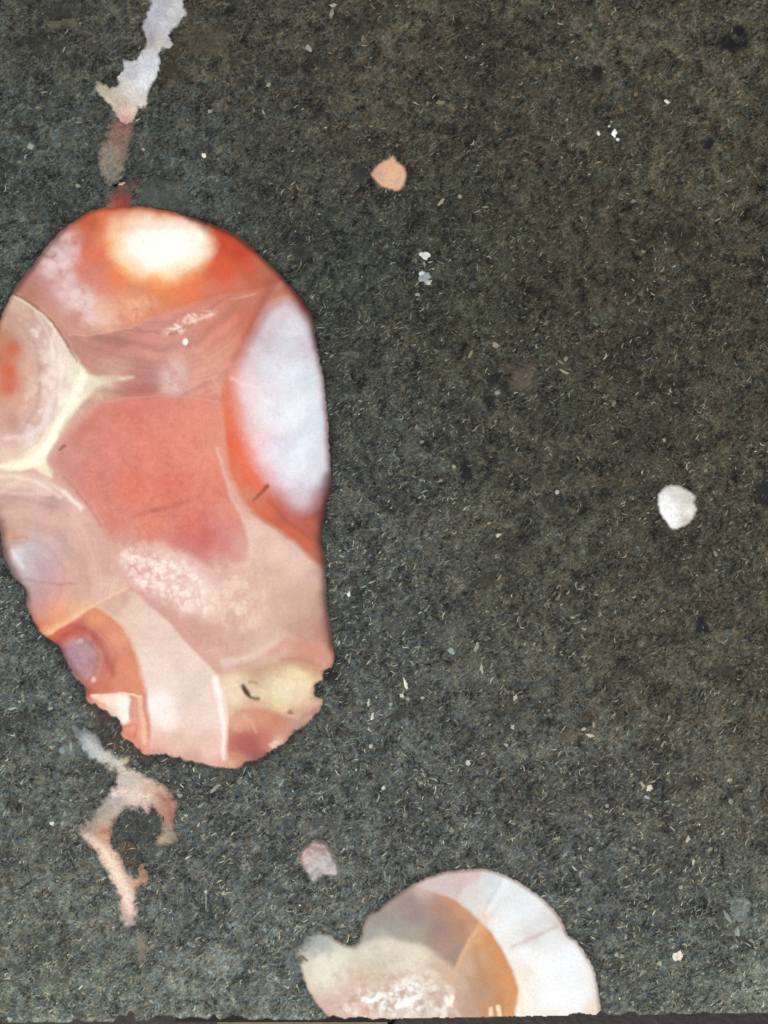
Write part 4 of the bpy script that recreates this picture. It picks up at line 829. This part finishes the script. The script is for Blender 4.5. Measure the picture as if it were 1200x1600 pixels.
WHITE = [  # x, y, rx, ry, rot, colour
    (663, 399, 9.5, 8, .2, (210, 210, 200)), (663, 412, 2.5, 5, 0, (130, 136, 130)), (664, 433, 12, 11, 0, (150, 156, 152)), (659, 427, 5, 5, 0, (214, 218, 212)), (670, 441, 6, 4, -.6, (190, 194, 188)), (653, 460, 4.5, 3.5, 0, (150, 150, 134)),
    (960, 208, 5, 8, .1, (244, 248, 238)), (935, 209, 5.5, 3.5, .9, (214, 214, 200)), (965, 218, 3.5, 3, 0, (214, 226, 226)), (952, 197, 2.5, 3, 0, (180, 184, 176)), (1042, 159, 6.5, 3, .75, (216, 216, 200)), (318, 243, 4.5, 5, .3, (244, 232, 206)),
    (224, 233, 4.5, 3, .6, (160, 156, 144)), (191, 287, 8, 2.8, -.3, (190, 166, 140)), (122, 290, 5.5, 3.2, .2, (136, 140, 126)), (48, 229, 6, 5.5, .3, (150, 160, 146)), (30, 253, 5, 2.6, .1, (124, 128, 116)), (60, 167, 6, 2.6, -.5, (120, 114, 88)),
    (1015, 1231, 6, 8, .3, (214, 204, 182)), (1004, 1226, 8, 3, .9, (180, 164, 134)), (1011, 1246, 8, 3, .5, (160, 164, 160)), (922, 1149, 8, 2.8, .2, (206, 196, 176)), (912, 1139, 5, 3, -.6, (176, 164, 140)), (928, 1132, 3, 6, .2, (150, 136, 112)),
    (1060, 1493, 9, 10, .2, (236, 222, 210)), (1052, 1479, 2.5, 4, .3, (150, 146, 134)), (1136, 1432, 4.5, 14, -.6, (140, 146, 136)), (1152, 1456, 6, 11, .2, (150, 156, 148)), (1174, 1470, 7, 3, .5, (134, 140, 132)),
    (634, 1069, 2.8, 12, -.3, (230, 228, 204)), (628, 1087, 5, 3.5, .5, (200, 204, 190)), (637, 1092, 4, 3.5, 0, (150, 148, 124)), (576, 1098, 3, 6.5, .1, (190, 196, 182)), (582, 1119, 3, 7, .25, (216, 218, 204)), (579, 1166, 4, 5, .4, (180, 190, 180)), (599, 1231, 4, 4.5, .4, (206, 208, 196)),
    (611, 1100, 4, 3, -.5, (160, 164, 150)), (660, 1090, 5, 3, 0, (170, 170, 150)), (732, 1192, 5, 5, 0, (196, 192, 178)), (801, 1135, 4, 4.5, 0, (180, 180, 160)), (791, 1164, 5, 3, .6, (170, 164, 146)), (805, 1090, 4, 6, .4, (176, 172, 150)), (705, 1017, 8, 5, .7, (150, 158, 146)), (745, 1010, 4, 9, .35, (146, 150, 136)), (753, 1046, 3, 9, -.2, (170, 176, 154)),
    (545, 928, 3, 5.5, .2, (226, 226, 210)), (779, 836, 5, 3.5, -.4, (206, 202, 184)), (871, 769, 5, 3.5, -.3, (176, 176, 168)), (764, 817, 4, 2.8, -.4, (150, 144, 116)), (709, 729, 4, 4, .5, (160, 156, 130)), (777, 613, 6, 3.5, -.7, (140, 146, 138)), (774, 539, 6, 5, .4, (140, 138, 116)), (735, 553, 3, 9, .5, (136, 128, 100)),
    (882, 581, 10, 2.4, .5, (150, 144, 122)), (884, 560, 4, 5, .3, (140, 134, 110)), (660, 690, 5, 3, -.3, (130, 124, 108)), (658, 750, 5, 3, -.3, (130, 126, 108)), (688, 751, 5, 3, -.4, (136, 130, 108)),
    (81, 1287, 4.5, 4.5, 0, (216, 220, 204)), (98, 1286, 4, 3.6, 0, (150, 164, 150)), (20, 1107, 9, 3, -.2, (160, 176, 176)), (79, 1107, 5, 3.2, -.3, (140, 152, 140)), (110, 1089, 5, 2.6, -.3, (140, 150, 134)), (97, 1172, 7, 6, .5, (130, 146, 142)), (111, 1166, 3, 9, -.1, (146, 158, 142)), (100, 1152, 2.8, 7, .9, (130, 144, 134)),
    (322, 1404, 1.6, 27, .0, (140, 144, 136)), (322, 1393, 3, 3.5, 0, (186, 190, 178)), (291, 1274, 4, 3, 0, (170, 180, 168)), (281, 1243, 6, 4, .2, (140, 146, 128)), (336, 1232, 3, 11, .75, (150, 154, 138)), (314, 1258, 2.6, 9, .8, (140, 146, 132)), (191, 1559, 8, 4, .2, (120, 134, 124)),
    (520, 8, 8, 3.6, -.3, (160, 158, 140)), (518, 22, 4, 10, .2, (140, 140, 124)), (483, 75, 7, 6, .6, (150, 150, 136)), (420, 132, 5, 3.4, -.6, (150, 150, 130)), (328, 174, 5, 4, -.3, (140, 140, 120)), (567, 60, 4, 5, 0, (130, 112, 84)), (690, 160, 8, 4, -.1, (110, 106, 88)), (690, 315, 3.5, 10, .7, (156, 148, 120)), (719, 307, 4, 4, 0, (150, 140, 116)), (668, 161, 2.5, 4, 0, (110, 112, 100)), (688, 160, 8, 4, 0, (124, 120, 96)),
    (1005, 393, 5, 4, 0, (116, 108, 84)), (990, 314, 6, 3.5, -.2, (122, 114, 94)), (1063, 87, 9, 3, -.6, (116, 110, 90)), (1110, 140, 16, 2, -.7, (110, 102, 82)), (994, 147, 4, 5, .2, (112, 102, 82)), (1038, 687, 4, 4, 0, (150, 146, 116)), (1103, 735, 3, 5, .3, (130, 122, 96)), (959, 631, 4, 6, .3, (116, 114, 92)), (1118, 866, 3, 7, -.3, (130, 124, 104)),
    (1084, 1347, 3, 6, .1, (190, 186, 160)), (1075, 1311, 4, 6, .2, (190, 184, 164)), (1026, 1361, 10, 2, -.75, (150, 146, 128)), (991, 1325, 4, 4, 0, (150, 142, 120)), (1064, 1386, 5, 3.5, -.2, (166, 160, 136)), (1140, 1219, 5, 3.6, -.4, (160, 156, 136)), (1110, 1327, 6, 4, -.6, (140, 138, 120)), (963, 1492, 3.5, 4.5, 0, (170, 174, 162)), (1031, 1505, 4, 5, .2, (170, 172, 150)), (1142, 1252, 4, 5, -.4, (140, 140, 128)),
    (978, 1327, 4, 3, 0, (140, 138, 116)), (923, 1275, 5, 3, .6, (150, 152, 136)), (949, 1259, 4, 4, 0, (150, 150, 144)), (1003, 1521, 2.6, 9, .7, (150, 148, 136)), (978, 1464, 3, 5, .1, (150, 146, 136)), (922, 1420, 5, 3, -.4, (160, 158, 140)), (903, 1390, 6, 3, -.6, (150, 152, 138)), (870, 1310, 9, 3, -.3, (150, 150, 124)), (15, 1592, 5, 4, 0, (160, 172, 160)), (32, 1590, 5, 4, .4, (140, 152, 144))]
for k, (x, y, rx, ry, rt, c) in enumerate(WHITE):
    part('pale_grain', grain_mesh('pale_grain', ell(x, y, rx * .9, ry * .9, rt, k, 13, .36), c, .6, edge=.5, var=.25, seed=k), slab)

DARK = [(1146, 64, 22, 17, .3, (22, 28, 32)), (1155, 50, 12, 12, .3, (26, 32, 36)), (1108, 225, 9, 10, 0, (28, 32, 34)), (932, 112, 9, 17, -.3, (34, 28, 24)), (1170, 234, 9, 8, 0, (36, 38, 40)), (1096, 979, 11, 13, 0, (34, 38, 46)), (1085, 1224, 12, 11, 0, (42, 40, 42)), (770, 594, 13, 16, .2, (28, 32, 32)), (788, 608, 8, 8, 0, (30, 32, 30)), (765, 630, 9, 16, 0, (34, 38, 36)),
        (713, 720, 16, 9, .8, (38, 34, 38)), (729, 738, 9, 17, -.3, (32, 36, 46)), (1068, 375, 13, 24, .2, (36, 36, 34)), (1195, 770, 13, 24, 0, (44, 46, 44)), (513, 1052, 12, 10, 0, (30, 32, 28)), (498, 1080, 8, 9, .3, (34, 34, 30)), (918, 1120, 14, 8, 0, (50, 42, 30)), (450, 1150, 11, 8, -.5, (48, 46, 52)), (205, 1349, 13, 18, -.5, (62, 48, 34)),
        (165, 1130, 20, 14, .7, (68, 56, 50)), (182, 1155, 18, 13, .6, (62, 54, 52)), (150, 1112, 13, 9, .4, (80, 62, 52)), (208, 1172, 16, 10, .3, (66, 60, 54)), (225, 1298, 32, 28, 0, (58, 60, 58)), (240, 1262, 6, 11, 0, (56, 52, 50)), (210, 1448, 13, 8, -.3, (52, 52, 50)), (620, 240, 18, 6, .5, (38, 28, 18)), (641, 270, 5, 18, -.1, (36, 26, 18)), (592, 247, 14, 5, -.6, (38, 28, 20)), (565, 270, 22, 10, .1, (44, 48, 50)),
        (556, 46, 20, 12, .2, (44, 46, 44)), (595, 42, 12, 12, 0, (40, 42, 42)), (666, 50, 14, 9, -.4, (36, 32, 28)), (530, 25, 12, 6, .3, (34, 30, 26)), (490, 95, 12, 10, 0, (42, 38, 32)), (380, 130, 10, 8, 0, (44, 48, 50)), (270, 110, 16, 12, .8, (46, 36, 24)), (60, 70, 30, 12, .1, (40, 42, 42)), (100, 14, 26, 18, 0, (38, 42, 42)), (26, 200, 12, 16, .4, (42, 38, 32)), (620, 1120, 16, 7, -.3, (56, 56, 52)), (660, 1075, 14, 7, 0, (48, 46, 42)),
        (760, 905, 13, 20, .5, (50, 52, 48)), (622, 980, 15, 14, 0, (56, 60, 62)), (1040, 1405, 18, 12, .4, (58, 62, 66)), (1150, 1468, 16, 5, 0, (52, 46, 42)), (946, 1350, 13, 14, 0, (58, 62, 66)), (1130, 1420, 10, 9, 0, (58, 60, 58)), (1020, 1196, 16, 6, 0, (58, 60, 62)), (840, 640, 16, 16, 0, (38, 40, 36)), (480, 1568, 16, 4, 0, (72, 76, 78)), (865, 790, 18, 14, .3, (42, 44, 42)),
        (968, 1120, 10, 10, 0, (56, 58, 54)), (1130, 1050, 14, 6, .3, (50, 50, 46)), (435, 1395, 6, 26, 0, (66, 68, 70)), (120, 1585, 10, 6, .6, (50, 54, 62)), (470, 392, 16, 12, .7, (46, 50, 50)), (88, 378, 9, 22, .8, (44, 46, 46))]
def stain(name, x, y, rx, ry, rot, col, strength, seed, label=None):
    """a dark or tinted mineral clot that fades into the ground mass"""
    R = max(rx, ry) * 1.7 + 6
    V = Field(x - R, y - R, x + R, y + R, max(1.5, R / 16))
    c, n = math.cos(rot), math.sin(rot)
    u, v = V.X - x, V.Y - y
    r = np.hypot((u * c + v * n) / rx, (-u * n + v * c) / ry) + (fbm(V.X, V.Y, max(rx, ry) * .9, seed, 3) - .5) * 1.5
    V.C[:] = lin(col); V.C *= (1 + (fbm(V.X, V.Y, 7, seed + 3, 3) - .5) * .8)[..., None]
    V.A = sstep(1.35, .55, r) * strength
    build_field(V, name, label, slab, np.full(V.X.shape, .24) + .002 * (seed % 40), M_VEIN, V.A > .02, 6)
for k, (x, y, rx, ry, rt, c) in enumerate(DARK):
    big = k in (0, 1, 2, 3, 5, 7, 9, 11, 13, 14, 15)
    c = (c[0] * .7, c[1] * .72, c[2] * .7) if big else (c[0] + 2, c[1] - 1, c[2] - 6)
    stain('dark_grain', x, y, rx, ry, rt, c, .97 if big else .6, 700 + k)
for k, (x, y, rx, ry, rt, c, a) in enumerate([(816, 588, 24, 20, .2, (104, 88, 78), .6), (1155, 1420, 14, 18, .2, (150, 158, 160), .45), (110, 1172, 18, 14, .4, (110, 122, 120), .5), (330, 60, 40, 26, .2, (84, 74, 60), .45), (205, 290, 20, 10, 0, (110, 74, 66), .45), (260, 305, 40, 20, .1, (76, 78, 76), .6), (95, 35, 30, 12, 0, (104, 102, 74), .5),
                                                (178, 1152, 22, 34, -.7, (66, 54, 48), .8), (215, 1180, 26, 10, .3, (70, 60, 54), .7), (200, 1340, 14, 26, -.4, (84, 62, 40), .6), (890, 1150, 20, 10, 0, (104, 84, 60), .4), (540, 1500, 10, 6, 0, (80, 74, 60), .0), (230, 1300, 30, 26, 0, (52, 55, 52), .5), (460, 1500, 14, 26, 0, (104, 114, 112), .6), (300, 20, 8, 40, .3, (56, 44, 26), .6), (262, 110, 10, 40, .3, (52, 40, 26), .7)]):
    stain('tinted_patch', x, y, rx, ry, rt, c, a, 800 + k)

# ------------------------------------------------------------------ uncounted crystals of the ground mass
def density(X, Y):
    d = rbf_at(X, Y, [(60, 80, (90,) * 3), (300, 250, (40,) * 3), (400, 80, (60,) * 3), (700, 80, (80,) * 3), (1000, 80, (80,) * 3), (800, 300, (150,) * 3), (700, 420, (170,) * 3), (560, 420, (190,) * 3), (1100, 300, (110,) * 3), (900, 560, (170,) * 3), (560, 700, (230,) * 3), (700, 760, (210,) * 3),
                      (1000, 700, (170,) * 3), (560, 880, (240,) * 3), (650, 1060, (255,) * 3), (800, 900, (150,) * 3), (1000, 1000, (130,) * 3), (850, 1150, (230,) * 3), (1100, 1150, (190,) * 3), (1000, 1330, (255,) * 3), (400, 1270, (255,) * 3), (420, 1400, (220,) * 3), (650, 1300, (240,) * 3), (60, 1000, (200,) * 3), (60, 1200, (190,) * 3), (100, 1450, (220,) * 3), (1000, 1540, (255,) * 3), (300, 1550, (130,) * 3)], 2000, 3)[..., 0]
    return d
def laths(name, n, Lr, Wr, cols, br, seed, hgt=.35, diag=.55):
    r = np.random.default_rng(seed)
    x = r.uniform(-190, 1390, n * 3); y = r.uniform(-190, 1588, n * 3)
    clump = fbm(x, y, 46, seed + 1, 3)
    keep = (r.random(n * 3) < density(x, y) * np.clip((clump - .34) * 4, .15, 1.6)) & (y < edge_y(x) - 6)
    q = np.zeros(len(x), bool)
    for poly, (ax, ay) in ((OUT1, (0, 0)), (OUT2, (0, 0))):
        q |= signed(x, y, np.asarray(poly, float)) < 5
    x = x[keep & ~q][:n]; y = y[keep & ~q][:n]; m = len(x)
    th = np.where(r.random(m) < diag, r.normal(math.radians(-42), .35, m), r.uniform(0, math.pi, m))
    Ln = np.exp(r.uniform(math.log(Lr[0]), math.log(Lr[1]), m)); Wd = r.uniform(Wr[0], Wr[1], m)
    bend = r.normal(0, .6, m) + np.where(r.random(m) < .35, r.choice([-1.3, 1.3], m), 0)
    K = 4
    ts = np.linspace(-.5, .5, K)
    V = np.zeros((m, K, 3, 3)); pos = np.zeros((m, 2)); cx = np.zeros((m, K)); cy = np.zeros((m, K)); ang = np.zeros((m, K))
    for k in range(K):
        ang[:, k] = th + bend * ts[k] * 1.6
        if k: 
            a = .5 * (ang[:, k] + ang[:, k - 1]); cx[:, k] = cx[:, k - 1] + np.cos(a) * Ln / (K - 1); cy[:, k] = cy[:, k - 1] + np.sin(a) * Ln / (K - 1)
    cx += (x - cx.mean(1))[:, None]; cy += (y - cy.mean(1))[:, None]
    prof = np.array([.35, 1, .9, .3])
    wob = r.uniform(.7, 1.25, (m, K))
    for k in range(K):
        w = Wd * prof[k] * wob[:, k] * .5
        nx_, ny_ = -np.sin(ang[:, k]), np.cos(ang[:, k])
        for s, (sg, z) in enumerate(((-1, -1.0), (0, hgt), (1, -1.0))):
            V[:, k, s, 0] = (cx[:, k] + nx_ * w * sg - 600) * S; V[:, k, s, 1] = (800 - cy[:, k] - ny_ * w * sg) * S; V[:, k, s, 2] = (z + .45) * S
    base = (np.arange(m) * K * 3)[:, None]
    Q = []
    for k in range(K - 1):
        for s in range(2):
            Q.append(base + np.array([k * 3 + s, k * 3 + s + 1, (k + 1) * 3 + s + 1, (k + 1) * 3 + s]))
    Q = np.concatenate(Q)
    pal = np.array([lin(c) for c in cols]); ci = r.integers(0, len(cols), m)
    # each crystal takes the rock tone around it, painted sheen included
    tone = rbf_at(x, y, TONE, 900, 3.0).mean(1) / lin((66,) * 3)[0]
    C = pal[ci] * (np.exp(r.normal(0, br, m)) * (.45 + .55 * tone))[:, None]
    C = np.repeat(np.clip(C, 0, .9)[:, None, :], K * 3, 1).reshape(-1, 3) * KALB
    me = quad_mesh(name, V.reshape(-1, 3), Q, C, M_GRAIN)
    # wind upward
    return me
part('feldspar_needles', laths('feldspar_needles', 12000, (4, 12), (1.6, 3.0), [(104, 106, 94), (112, 110, 92), (98, 106, 100), (114, 106, 90), (94, 104, 90)], .25, 61), slab, kind='stuff')
part('bright_needles', laths('bright_needles', 4200, (5, 13), (1.8, 3.3), [(144, 148, 130), (152, 150, 124), (134, 146, 134), (156, 150, 128)], .28, 62), slab, kind='stuff')
part('dark_flakes', laths('dark_flakes', 2500, (4, 10), (3, 7), [(40, 42, 42), (34, 36, 40), (46, 42, 36), (40, 36, 32)], .15, 63, .12, .35), slab, kind='stuff')
part('pale_specks', laths('pale_specks', 900, (2.5, 5), (2.2, 4), [(150, 156, 142), (164, 160, 140), (136, 146, 138)], .3, 64), slab, kind='stuff')
